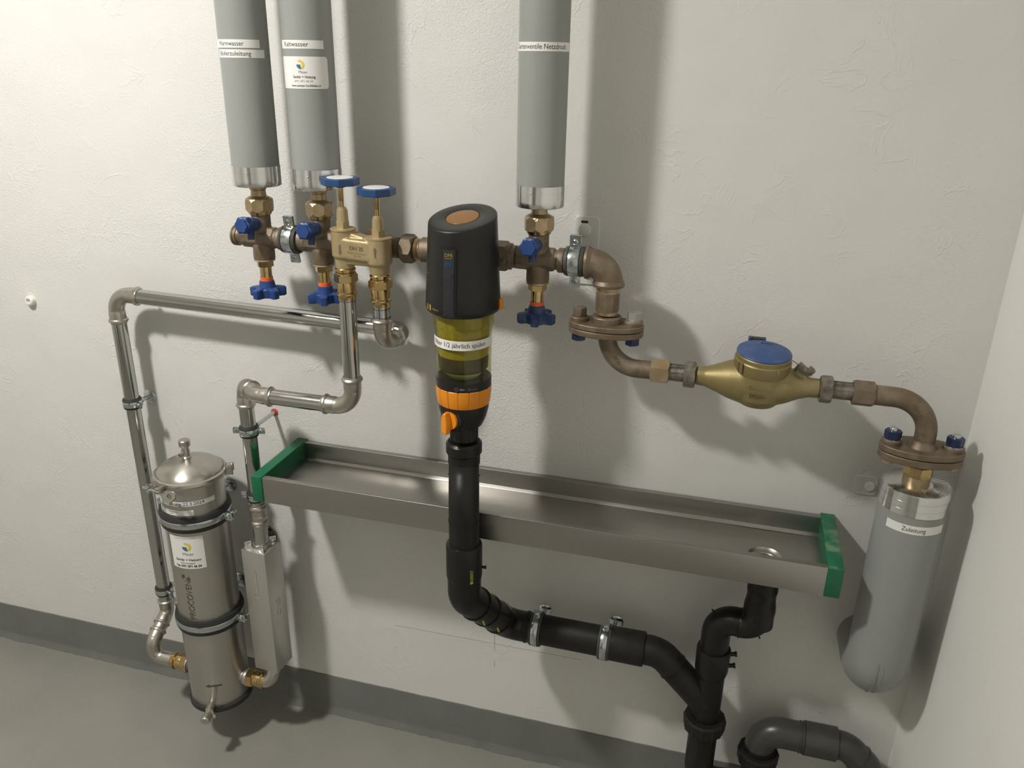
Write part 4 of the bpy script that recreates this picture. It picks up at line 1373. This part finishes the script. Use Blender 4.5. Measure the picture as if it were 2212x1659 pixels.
# ------------------------------------------------------------------ tray drain, vertical stack, trap
YX = 0.046
t = thing('tray_drain_pipe', 'black plastic drain pipe with double bend under the tray drain', 'drain pipe', V(HX, 0.09, 0.5))
part('outlet_boot', B().lathe([(0, 0.0235), (0.030, 0.0235), (0.048, 0.0235), (0.052, 0.0250), (0.060, 0.0250), (0.064, 0.0235), (0.078, 0.0240), (0.088, 0.0258), (0.100, 0.0262), (0.108, 0.0250), (0.118, 0.0255), (0.128, 0.0255)], V(0.110, 0.094, 0.640), (0, 0, -1), 40), M['hdpe'], t)
part('double_bend', B().tube([V(0.110, 0.094, 0.52), V(0.112, 0.094, 0.505), V(0.083, 0.088, 0.503), V(YX, HD, 0.503), V(YX, HD, 0.39)], 0.0248, [0, 0.026, 0, 0.034, 0], seg=40, step=R_(5)), M['hdpe'], t)
part('weld_bead', B().lathe([(-0.001, 0.024), (-0.0007, 0.0262), (0.0007, 0.0262), (0.001, 0.024)], V(0.083, 0.088, 0.503), (1, -0.2, 0.1), 40), M['hdpe'], t)
part('pin', B().lathe([(0, 0.0018), (0.006, 0.0014)], V(0.0385, HD, 0.5100), (-0.7, 0, 0.7), 8), M['hdpe'], t)
part('pin', B().lathe([(0, 0.0018), (0.006, 0.0014)], V(0.115, 0.093, 0.4870), (0.5, 0, -0.85), 8), M['hdpe'], t)
t = thing('drain_branch', 'black plastic Y branch with wide socket and threaded ring nut', 'drain fitting', V(YX, HD, 0.25))
part('socket', B().lathe([(0, 0.0240), (0.0, 0.0285), (0.003, 0.0298), (0.046, 0.0290), (0.056, 0.0265), (0.060, 0.0240)], V(YX, HD, 0.436), (0, 0, -1), 44), M['hdpe'], t)
for dz in (0.424, 0.399):
    part('contact_pin', B().lathe([(0, 0.0040), (0.010, 0.0036), (0.0105, 0.005), (0.013, 0.005)], V(YX + 0.027, HD - 0.004, dz), (1, 0.2, 0.1), 12), M['hdpe'], t)
part('stem', B().tube([V(YX, HD, 0.40), V(YX, HD, 0.235)], 0.0250, seg=40), M['hdpe'], t)
part('ring_nut', B().lathe([(0, 0.026), (0.0, 0.0345), (0.004, 0.0372), (0.026, 0.0360), (0.030, 0.0335), (0.030, 0.026)], V(YX, HD, 0.282), (0, 0, -1), 96, lobes=lambda a: 1.0 if (math.degrees(a) % 30) > 6 else 1.035), M['hdpe_dusty'], t, sharp=R_(25))
t = thing('drain_trap', 'black plastic trap below the ring nut, running toward the grey pipe', 'drain trap', V(YX, HD, 0.15))
part('trap_tube', B().tube([V(YX, HD, 0.255), V(YX, HD, 0.128), V(0.148, 0.070, 0.128), V(0.148, 0.070, 0.20)], 0.0262, 0.040, seg=40, step=R_(6)), M['hdpe'], t)

# ------------------------------------------------------------------ grey pipe bottom right
GX, GD, GZ = 0.150, 0.062, 0.262
t = thing('grey_drain_pipe', 'dark grey drain pipe arching from its ring nut to the right wall', 'drain pipe', V(GX, GD, 0.2))
part('ring_nut', B().lathe([(0, 0.026), (0.0, 0.0340), (0.004, 0.0360), (0.026, 0.0350), (0.030, 0.032)], V(GX - 0.001, GD + 0.002, 0.215), (0, 0, -1), 96, lobes=lambda a: 1.0 if (math.degrees(a) % 30) > 6 else 1.035), M['hdpe_dusty'], t, sharp=R_(25))
part('inner_collar', B().lathe([(0, 0.0285), (0.014, 0.0285)], V(GX, GD + 0.001, 0.224), (0, 0, -1), 44), M['hdpe'], t)
part('first_bend', B().tube([V(GX, GD, 0.205), V(GX, GD, GZ), V(0.232, GD, GZ)], 0.0268, 0.036, seg=40, step=R_(5)), M['greypipe'], t)
part('collar', B().lathe([(0, 0.026), (0.0005, 0.0285), (0.0025, 0.0285), (0.003, 0.0272), (0.005, 0.0272), (0.0055, 0.0288), (0.008, 0.0288)], V(0.213, GD, GZ), (1, 0, 0), 44), M['greypipe'], t)
part('sleeve', B().lathe([(0, 0.027), (0.0, 0.0300), (0.055, 0.0300), (0.056, 0.0290), (0.056, 0.026)], V(0.222, GD, GZ), (1, 0, 0), 44), M['greypipe'], t)
part('second_bend', B().tube([V(0.270, GD, GZ), V(0.296, GD, GZ), V(0.340, GD + 0.004, 0.224), V(0.352, GD + 0.006, 0.10)], 0.0255, [0, 0.035, 0.05, 0], seg=40, step=R_(5)), M['greypipe'], t)
part('collar', B().lathe([(-0.0012, 0.025), (-0.001, 0.0270), (0.001, 0.0270), (0.0012, 0.025)], V(0.318, GD + 0.002, 0.243), (1, -0.08, -0.86), 44), M['greypipe'], t)


# ------------------------------------------------------------------ steel pipes
def press_end(b, p, dirv, r, L=0.024):
    """socket of a press fitting: sleeve, then the O-ring bead at the mouth"""
    b.lathe([(-0.002, r * 1.02), (0.001, r * 1.10), (L * 0.50, r * 1.10), (L * 0.60, r * 1.12), (L * 0.68, r * 1.27), (L * 0.80, r * 1.30), (L * 0.88, r * 1.20), (L * 0.92, r * 1.12), (L, r * 1.10), (L, r * 0.96)], p, dirv, 36)


def press_elbow(t, corner, a, c, r, rb, L=0.024, label=None):
    corner = Vector(corner)
    a = Vector(a).normalized()
    c = Vector(c).normalized()
    ang = PI - a.angle(c)
    tl = rb * math.tan(ang / 2)
    p0, p1 = corner + a * tl, corner + c * tl
    b = B()
    b.tube([p0 + a * 0.002, corner, p1 + c * 0.002], r * 1.05, rb, seg=32, step=R_(6))
    press_end(b, p0, a, r, L)
    press_end(b, p1, c, r, L)
    part('elbow', b, M['fitting'], t, label=label)


SR = 0.0140
LX, LD, LZ = -1.131, 0.050, 0.967
E2 = V(-0.526, 0.052, 0.955)
t = thing('steel_pipe_run', 'long stainless pipe run from twin valve across and down to the tank', 'pipe', V(LX, LD, 0.2))
part('tube', B().tube([V(LX + 0.03, LD, LZ - 0.0005), E2 - Vector((0.03, 0, 0))], SR, seg=36), M['steel'], t)
part('tube', B().tube([V(LX, LD, LZ - 0.03), V(LX, LD, 0.262)], SR, seg=36), M['steel'], t)
press_elbow(t, V(LX, LD, LZ), (1, 0, -0.012), (0, 0, -1), SR, 0.034)
# turn out of the wall below the twin valve and up
press_elbow(t, E2, (-1, 0, 0.0), (-0.25, -1, 0), SR, 0.026, 0.020)
CB = V(XB, BD, 0.955)
u_ = (CB - E2).normalized()
part('tube', B().tube([E2 + u_ * 0.03, CB - u_ * 0.03], SR, seg=32), M['steel'], t)
press_elbow(t, CB, -u_, (0, 0, 1), SR, 0.026, 0.020)
part('tube', B().tube([V(XB, BD, 0.99), V(XB, BD, 1.03)], SR * 0.97, seg=32), M['steel'], t)
part('blue_pen_mark', B().lathe([(0, 0.0139), (0, 0.0143), (0.0008, 0.0143), (0.0008, 0.0139)], V(XB, BD, 1.0165), (0, 0, 1), 36, closed=True), M['blue'], t)
part('blue_pen_mark', B().lathe([(0, 0.0139), (0, 0.0143), (0.0008, 0.0143), (0.0008, 0.0139)], V(XB, BD, 1.0025), (0, 0, 1), 36, closed=True), M['blue'], t)
# foot of the left vertical: jog outwards, elbow to the tank
TX, TDp, TZ = -0.967, 0.112, 0.160      # tank axis and port height
F1, F2 = V(LX, LD, 0.222), V(-1.120, TDp, 0.160 + 0.022)
F2 = V(-1.128, 0.096, 0.176)
F3 = V(-1.126, TDp, 0.160)
j0, j1 = V(LX, LD, 0.235), V(LX + 0.002, TDp, 0.196)
press_elbow(t, j0, (0, 0, 1), j1 - j0, SR, 0.022, 0.022)
b = B()
b.tube([j0.lerp(j1, 0.40), j1, V(-1.128, TDp, 0.160), V(-1.072, TDp, 0.160)], SR * 1.05, [0, 0.022, 0.022, 0], seg=32, step=R_(6))
press_end(b, j1.lerp(j0, 0.12), j0 - j1, SR, 0.024)
part('elbow', b, M['fitting'], t)

t = thing('steel_pipe_run', 'stainless pipe run dropping from twin valve, then left behind tray corner', 'pipe', V(XA, BD, 0.5))
HAZ = 0.834
CXp, CDp = -0.840, 0.091
part('tube', B().tube([V(XA, BD, 1.035), V(XA, BD, HAZ + 0.03)], SR, seg=36), M['steel'], t)
part('blue_pen_mark', B().lathe([(0, 0.0139), (0, 0.0143), (0.0008, 0.0143), (0.0008, 0.0139)], V(XA, BD, 1.0245), (0, 0, 1), 36, closed=True), M['blue'], t)
press_elbow(t, V(XA, BD, HAZ), (0, 0, 1), (-1, 0, 0), SR, 0.034)
part('tube', B().tube([V(XA - 0.03, BD, HAZ), V(-0.768, BD, HAZ)], SR, seg=36), M['steel'], t)
K = V(-0.786, BD, HAZ)
K2 = V(CXp, CDp, HAZ)
press_elbow(t, K, (1, 0, 0), K2 - K, SR, 0.030, 0.022)
press_elbow(t, K2, K - K2, (0, 0, -1), SR, 0.026, 0.022)
part('tube', B().tube([V(CXp, CDp, HAZ - 0.03), V(CXp, CDp, 0.570)], SR, seg=36), M['steel'], t)
cp = B().lathe([(0, 0.0155), (0.004, 0.0158), (0.006, 0.0175), (0.010, 0.0182), (0.013, 0.0160), (0.026, 0.0155), (0.028, 0.0162), (0.030, 0.0155), (0.036, 0.0158), (0.039, 0.0180), (0.043, 0.0180), (0.046, 0.0158), (0.052, 0.0156), (0.052, 0.013)], V(CXp, CDp, 0.583), (0, 0, -1), 36)
part('coupling', cp, M['fitting'], t)
part('tube', B().tube([V(CXp, CDp, 0.535), V(CXp, CDp, 0.492)], 0.0150, seg=32), M['steel'], t)

pipe_clamp(V(LX, LD, 0.741), (0, 0, 1), SR, (1, -0.35, 0), 'zinc clamp on the left vertical steel pipe, upper one near bare wall', V(LX + 0.002, 0, 0.735), ears2=False, plate=0.015)
pipe_clamp(V(LX, LD, 0.292), (0, 0, 1), SR, (1, -0.35, 0), 'zinc clamp on the left vertical steel pipe, lower one beside the tank', V(LX + 0.002, 0, 0.285), ears2=False, plate=0.015)
t = pipe_clamp(V(CXp, CDp, 0.738), (0, 0, 1), SR, (-1, -0.25, 0), 'zinc clamp with long rod and red wall plug above the green tray end', V(CXp, 0, 0.738), ears2=True, plate=0, socket='white')
part('red_plug', B().lathe([(0, 0.0075), (0.002, 0.0075), (0.0025, 0.005), (0.0025, 0)], V(CXp, -0.0005, 0.738), (0, -1, 0), 20), M['red'], t)
pipe_clamp(V(CXp, CDp, 0.600), (0, 0, 1), SR, (-1, -0.25, 0), 'zinc clamp on the steel pipe just below the green tray end', V(CXp, 0, 0.600), ears2=True, plate=0.012)

# ------------------------------------------------------------------ softening tank
TR = 0.0605
t = thing('treatment_tank', 'brushed stainless cylindrical tank with domed clamped lid and drain cock', 'tank', V(TX, TDp, 0.10))
part('shell', B().lathe([(0, 0.050), (0.0, TR - 0.001), (0.004, TR), (0.528, TR), (0.530, TR + 0.003), (0.534, TR + 0.004)], V(TX, TDp, 0.108), (0, 0, 1), 96), M['brushed'], t)
part('base_ring', B().lathe([(0, TR - 0.004), (0, TR + 0.0045), (0.010, TR + 0.0045), (0.011, TR + 0.001), (0.011, TR - 0.004)], V(TX, TDp, 0.104), (0, 0, 1), 80), M['rubber'], t)
lid = part('lid', B().lathe([(0, TR + 0.002), (0.004, TR + 0.0015), (0.009, TR - 0.0015), (0.0135, TR - 0.006), (0.018, TR - 0.013), (0.0225, TR - 0.023), (0.026, TR - 0.034), (0.0280, TR - 0.045), (0.0290, 0.006), (0.0290, 0)], V(TX, TDp, 0.6435), (0, 0, 1), 96), M['brushed'], t)
rg = part('clamp_ring', B().lathe([(-0.0065, TR + 0.002), (-0.005, TR + 0.0070), (0.0, TR + 0.0085), (0.005, TR + 0.0070), (0.0065, TR + 0.002)], V(TX, TDp, 0.641), (0, 0, 1), 96, closed=True), M['fitting'], t)


def az_dir(deg):
    return Vector((math.sin(R_(deg)), -math.cos(R_(deg)), 0))


TC = V(TX, TDp, 0.641)
hdr = az_dir(118)
hb = B()
hb.box(TC + hdr * (TR + 0.0115), (0.020, 0.012, 0.013), Matrix.Rotation(R_(118), 3, 'Z'), 0.002)
part('ring_hinge', hb, M['fitting'], rg)
part('hinge_pin', B().lathe([(0, 0.0028), (0.016, 0.0028), (0.0165, 0.0038), (0.018, 0.0035), (0.018, 0)], TC + hdr * (TR + 0.0125) + Vector((0, 0, -0.0085)), (0, 0, 1), 14), M['zinc'], rg)
ld_ = az_dir(-10)
lp = Vector((ld_.y, -ld_.x, 0))
if lp.x < 0:
    lp = -lp                                            # along the ring, towards the room's right
mz = Matrix((lp, -ld_, Vector((0, 0, 1)))).transposed()
b = B()
b.box(TC + ld_ * (TR + 0.016) - lp * 0.018 + Vector((0, 0, 0.0045)), (0.009, 0.026, 0.002), mz, 0.0006)
b.box(TC + ld_ * (TR + 0.016) - lp * 0.018 + Vector((0, 0, -0.0045)), (0.009, 0.026, 0.002), mz, 0.0006)
b.box(TC + ld_ * (TR + 0.014) + lp * 0.004 + Vector((0, 0, 0.0045)), (0.009, 0.024, 0.002), mz, 0.0006)
b.box(TC + ld_ * (TR + 0.014) + lp * 0.004 + Vector((0, 0, -0.0045)), (0.009, 0.024, 0.002), mz, 0.0006)
part('latch_jaw', b, M['fitting'], rg)
part('latch_bolt', B().tube([TC + ld_ * (TR + 0.025) - lp * 0.030, TC + ld_ * (TR + 0.025) + lp * 0.012], 0.0028, seg=14), M['zinc'], rg)
part('latch_bolt', B().tube([TC + ld_ * (TR + 0.024) - lp * 0.018 + Vector((0, 0, -0.009)), TC + ld_ * (TR + 0.024) - lp * 0.018 + Vector((0, 0, 0.009))], 0.0035, seg=14), M['zinc'], rg)
# wing nut with a hole, a flat drop-shaped tongue
wo = TC + ld_ * (TR + 0.020) + lp * 0.030 + Vector((0, 0, -0.006))
wm = Matrix((lp, Vector((0, 0, 1)), lp.cross(Vector((0, 0, 1))))).transposed()
nn = 28
outer_ = []
inner_ = []
for i in range(nn):
    a = 2 * PI * i / nn
    k = 1.0 + 0.55 * max(0, math.cos(a - R_(185))) ** 2 + 0.30 * max(0, math.cos(a - R_(30))) ** 3 + 0.35 * max(0, math.cos(a - R_(250))) ** 3
    outer_.append((0.0125 * k * math.cos(a), 0.0095 * k * math.sin(a)))
    inner_.append((0.0062 * math.cos(a) + 0.001, 0.0048 * math.sin(a)))
b = B()
wn = -ld_ * 1.0 + Vector((0, 0, -0.35))
wn.normalize()
wy = lp.cross(wn).normalized()
if wy.z < 0:
    wy = -wy
lay = []
for off_, ring in ((-0.0016, inner_), (-0.0016, outer_), (0.0016, outer_), (0.0016, inner_)):
    lay.append([wo + lp * p[0] + wy * p[1] + wn * off_ for p in ring])
b.rings(lay, closed=True)
part('wing_nut', b, M['fitting'], rg)
# vent on the lid
VT = V(TX - 0.004, TDp, 0.671)
part('vent_valve', B().lathe([(0, 0.0085), (0.003, 0.0095), (0.005, 0.0078), (0.018, 0.0080), (0.0225, 0.0062), (0.0245, 0.0062), (0.0255, 0.0100), (0.0275, 0.0108), (0.037, 0.0108), (0.0385, 0.0095), (0.0385, 0.003), (0.0375, 0)], VT, (0, 0, 1), 28), M['fitting'], lid)
part('vent_spout', B().lathe([(0.004, 0.0042), (0.014, 0.0042), (0.014, 0.0030), (0.009, 0.0028), (0.009, 0)], VT + Vector((0, 0, 0.011)), Vector((-0.35, -1, -0.1)), 16), M['fitting'], lid)
# labels on the tank
TAZ = R_(39)
sf = cyl_surf(TX, TDp, TR, TAZ, 0.0)
l = patch(sf, TR * R_(-78), TR * R_(37), 0.5985, 0.6085, M['label'], t, n=40, lift=0.0004)
vs, _ = glyphs('Entkalkung 22.3.2024', 0.0098)
w = max(v[0] for v in vs) - min(v[0] for v in vs)
lettering('Entkalkung 22.3.2024', 0.0098, sf, M['ink'], l, u=TR * R_(-24), v=0.6035, lift=0.00056, sx=TR * R_(80) / w)
l = patch(sf, TR * R_(-80), TR * R_(-4), 0.5785, 0.5905, M['label'], t, n=30, lift=0.0004)
lettering('Restkapazität', 0.0036, sf, M['greyink'], l, u=TR * R_(-42), v=0.5865, lift=0.00056)
lettering('prüfen', 0.0036, sf, M['greyink'], l, u=TR * R_(-44), v=0.5825, lift=0.00056)
uL, uR = TR * R_(-60), TR * R_(5)
uc = (uL + uR) / 2
l = patch(sf, uL, uR, 0.4600, 0.5330, M['label'], t, 'company_sticker', n=30, lift=0.0004)
lettering('Ihr Partner für Sanitär und Heizung', 0.0034, sf, M['greyink'], l, u=uc, v=0.5285, lift=0.00056, sx=0.85)
company_logo(sf, l, uc + 0.002, 0.5090, 0.0092)
lettering('Meier', 0.0095, sf, M['logoblue'], l, u=uc + 0.003, v=0.4930, lift=0.00056)
lettering('Sanitär + Heizung', 0.0078, sf, M['ink'], l, u=uc + 0.001, v=0.4800, lift=0.00056, bold=0.00015, sx=0.90)
lettering('8182 Hochfelden', 0.0042, sf, M['greyink'], l, u=uc, v=0.4725, lift=0.00056, bold=0.0001)
lettering('Tel. 079 / 871 46 54', 0.0072, sf, M['ink'], l, u=uc, v=0.4655, lift=0.00056, bold=0.0003, sx=0.86)
sv = cyl_surf(TX, TDp, TR, TAZ + R_(-31), 0.0, vert=True)
lettering('PROCOVEN', 0.0185, cyl_surf(TX, TDp, TR, TAZ + R_(-33), 0.385, vert=True), M['etch'], t, lift=0.0004, sx=0.95)
shape(sf, [(TR * R_(-46), 0.440), (TR * R_(-40), 0.446), (TR * R_(-38), 0.438), (TR * R_(-42), 0.434)], M['etch'], t, 'engraved_leaf', 0.0004)
shape(sf, [(TR * R_(-36), 0.436), (TR * R_(-30), 0.441), (TR * R_(-27), 0.434), (TR * R_(-32), 0.430)], M['etch'], t, 'engraved_leaf', 0.0004)
shape(sf, [(TR * R_(-30), 0.1700), (TR * R_(-22), 0.1745), (TR * R_(-22), 0.1720), (TR * R_(2), 0.1720), (TR * R_(2), 0.1685), (TR * R_(-22), 0.1685), (TR * R_(-22), 0.1660)], M['etch'], t, 'flow_arrow', 0.0004)
# drain cock low at the front
dc = az_dir(20)
o = V(TX, TDp, 0.128)
ck = part('drain_cock', B().lathe([(TR - 0.004, 0.0075), (TR + 0.004, 0.0085), (TR + 0.016, 0.0085), (TR + 0.017, 0.0070), (TR + 0.026, 0.0070), (TR + 0.027, 0.0085), (TR + 0.034, 0.0098), (TR + 0.042, 0.0098), (TR + 0.044, 0.0085), (TR + 0.044, 0.003), (TR + 0.042, 0)], o, dc + Vector((-0.08, 0, -0.10)), 28), M['fitting'], t)
part('cock_lever', B().tube([o + dc * (TR + 0.010) + Vector((0.002, 0, 0.008)), o + dc * (TR + 0.006) + Vector((0.010, 0, 0.026)), o + dc * (TR + 0.002) + Vector((0.011, 0, 0.042))], 0.0016, 0.01, seg=10), M['fitting'], ck)
part('cock_tap', B().lathe([(0, 0.004), (0.012, 0.004), (0.013, 0.0055), (0.018, 0.0055)], o + dc * (TR + 0.022), Vector((0.5, -0.1, -1)), 14), M['fitting'], ck)
for sx_ in (-1, 1):
    part('port', B().lathe([(TR - 0.006, 0.0165), (TR + 0.004, 0.0165), (TR + 0.006, 0.0180), (TR + 0.009, 0.0165), (TR + 0.022, 0.0160)], V(TX, TDp, TZ), (sx_, 0, 0), 32), M['oldnut'] if sx_ < 0 else M['fitting'], t)


def tank_band(z, label):
    t = thing('tank_band', label, 'clamp', V(TX, TDp, z))
    rb = TR + 0.0015
    part('rubber_lining', B().lathe([(-0.0160, TR - 0.0005), (-0.0160, rb + 0.004), (-0.0080, rb + 0.0062), (-0.0070, rb + 0.002), (0.0070, rb + 0.002), (0.0080, rb + 0.0062), (0.0160, rb + 0.004), (0.0160, TR - 0.0005)], V(TX, TDp, z), (0, 0, 1), 96, closed=True), M['rubber'], t)
    part('band', B().lathe([(-0.0065, rb + 0.002), (-0.0065, rb + 0.0058), (-0.004, rb + 0.0068), (0.004, rb + 0.0068), (0.0065, rb + 0.0058), (0.0065, rb + 0.002)], V(TX, TDp, z), (0, 0, 1), 96, closed=True), M['zinc'], t)
    for deg, big in ((88, True), (-92, False)):
        e = az_dir(deg)
        tg = Vector((-e.y, e.x, 0))
        mm = Matrix((e, tg, Vector((0, 0, 1)))).transposed()
        p = V(TX, TDp, z) + e * (rb + 0.014)
        b = B()
        b.box(p + tg * 0.003, (0.020, 0.002, 0.017), mm, 0.0006)
        b.box(p - tg * 0.003, (0.020, 0.002, 0.017), mm, 0.0006)
        b.box(p + e * 0.007 + Vector((0, 0, 0.008)), (0.006, 0.010, 0.002), mm, 0.0006)
        part('ear', b, M['zinc'], t)
        fr = tg if tg.y < 0 else -tg
        sw = part('screw', B().lathe([(-0.010, 0.003), (0.003, 0.003), (0.0035, 0.0068), (0.007, 0.0064), (0.0085, 0.0045), (0.0085, 0)], p, fr, 18), M['zinc'], t)
        part('screw_slot', B().box(p + fr * 0.0086, (0.007, 0.0006, 0.0014), mm), M['etch'], sw)
        if big:
            part('locking_tongue', B().box(p + e * 0.014 + Vector((0.0, 0, 0.010)), (0.017, 0.0014, 0.0030), Matrix.Rotation(-0.75, 3, 'Y'), 0.0004), M['zinc'], t)
    part('hanger_rod', B().lathe([(rb + 0.004, 0.004), (TDp + 0.004, 0.004)], V(TX, TDp, z), (0, 1, 0), 16), M['zinc'], t)
    part('wall_disc', B().lathe([(0, 0.018), (0.002, 0.018), (0.005, 0.012), (0.0055, 0)], V(TX, 0.0, z), (0, -1, 0), 24), M['zinc'], t)


tank_band(0.558, 'black-lined zinc band round the tank just above the company sticker')
tank_band(0.318, 'black-lined zinc band round the middle of the tank')


def brass_union(x0, sgn, label):
    t = thing('brass_union', label, 'pipe union', V(x0, TDp, TZ))
    dv_ = (sgn, 0, 0)
    part('union_nut', B().hexa(V(x0, TDp, TZ), dv_, 0.0205, 0.0150, 6, 0.12, rot=0.3), M['brass'], t)
    part('washer_lip', B().lathe([(0, 0.0185), (0.0025, 0.0185)], V(x0 - sgn * 0.002, TDp, TZ), dv_, 32), M['alu'], t)
    part('press_socket', B().lathe([(0, 0.0160), (0.004, 0.0170), (0.013, 0.0165), (0.015, 0.0150), (0.0165, 0.0182), (0.020, 0.0182), (0.0215, 0.0160), (0.026, 0.0160), (0.026, 0.0145)], V(x0 + sgn * 0.0145, TDp, TZ), dv_, 32), M['brass'], t)


brass_union(TX - TR - 0.014, -1, 'brass union nut on the tank port nearest the left steel pipe')
brass_union(TX + TR + 0.012, 1, 'brass union nut between the tank and the square metal housing')

# ------------------------------------------------------------------ square metal housing
HXc, HDc = -0.8425, 0.0915
rot = Matrix.Rotation(R_(-4), 3, 'Z')
t = thing('square_housing', 'tall square satin metal housing hanging below the steel pipe by the tank', 'housing', V(HXc, HDc, 0.195))
S = 0.0545
part('sleeve', B().box(V(HXc, HDc, 0.3405), (S, S, 0.291), rot, 0.0012), M['alu'], t)
part('top_plate', B().box(V(HXc, HDc, 0.4855), (S - 0.003, S - 0.003, 0.003), rot, 0.0006), M['foil'], t)
part('stub_nut', B().hexa(V(CXp, CDp, 0.4865), (0, 0, 1), 0.0195, 0.008, 6, 0.12), M['fitting'], t)
bt = B()
for sx_, sy_ in ((1, -1), (-1, -1), (1, 1), (-1, 1)):
    bt.box(V(HXc, HDc, 0.4935) + rot @ Vector((sx_ * 0.017, sy_ * 0.017, 0)), (0.013, 0.0016, 0.015), rot @ Matrix.Rotation(R_(45 * sx_ * sy_), 3, 'Z'), 0.0004)
part('spring_tab', bt, M['foil'], t)
wp = B().prism([(-0.030, 0), (0.030, 0), (0.024, 0.022), (0.010, 0.036), (-0.010, 0.036), (-0.024, 0.022)], V(HXc, HDc - S / 2 + 0.003, 0.484), (0, -1, 0), 0.0015, up=(0, 0, 1))
part('back_plate', wp, M['alu'], t)
part('plate_hole', B().lathe([(0, 0.003), (0.0006, 0.003), (0.0006, 0)], V(HXc + 0.010, HDc - S / 2 + 0.0048, 0.510), (0, -1, 0), 14), M['ink'], t)
ff = plane_surf(V(HXc, HDc, 0.33) + rot @ Vector((S / 2, 0, 0)), (0, 0, 1), rot @ Vector((0, -1, 0)))
ff = plane_surf(V(HXc, HDc, 0.345) + rot @ Vector((S / 2, 0, 0)), Vector((0, 0, 1)), rot @ Vector((0, -1, 0)))


def side_s(u, v, w=0.0):
    o_ = V(HXc, HDc, 0.345) + rot @ Vector((S / 2 + w, 0, 0))
    return o_ + Vector((0, 0, 1)) * (-u) + rot @ Vector((0, 1, 0)) * v


lettering('EVO', 0.021, side_s, M['fitting'], t, lift=0.0004, name='embossed_lettering')


def front_s(u, v, w=0.0):
    return V(HXc, HDc, 0.40) + rot @ Vector((u, -S / 2 - w, 0)) + Vector((0, 0, v))


shape(front_s, [(-0.001, 0.045), (0.0025, 0.045), (0.0025, -0.020), (0.010, -0.012), (0.0006, -0.030), (-0.010, -0.012), (-0.001, -0.020)], M['foil'], t, 'embossed_arrow', 0.0004)
# outlet below, back to the tank
t2 = thing('outlet_elbow', 'pickled steel elbow under the square housing leading to the tank', 'elbow', V(HXc, HDc, TZ))
part('elbow_tube', B().tube([V(CXp, CDp, 0.202), V(CXp, TDp, TZ), V(-0.872, TDp, TZ)], 0.0150, 0.020, seg=32, step=R_(6)), M['fitting'], t2)
part('collar', B().lathe([(0, 0.0165), (0.003, 0.0185), (0.006, 0.0165)], V(CXp, CDp, 0.184), (0, 0, 1), 32), M['fitting'], t2)

bpy.context.view_layer.update()
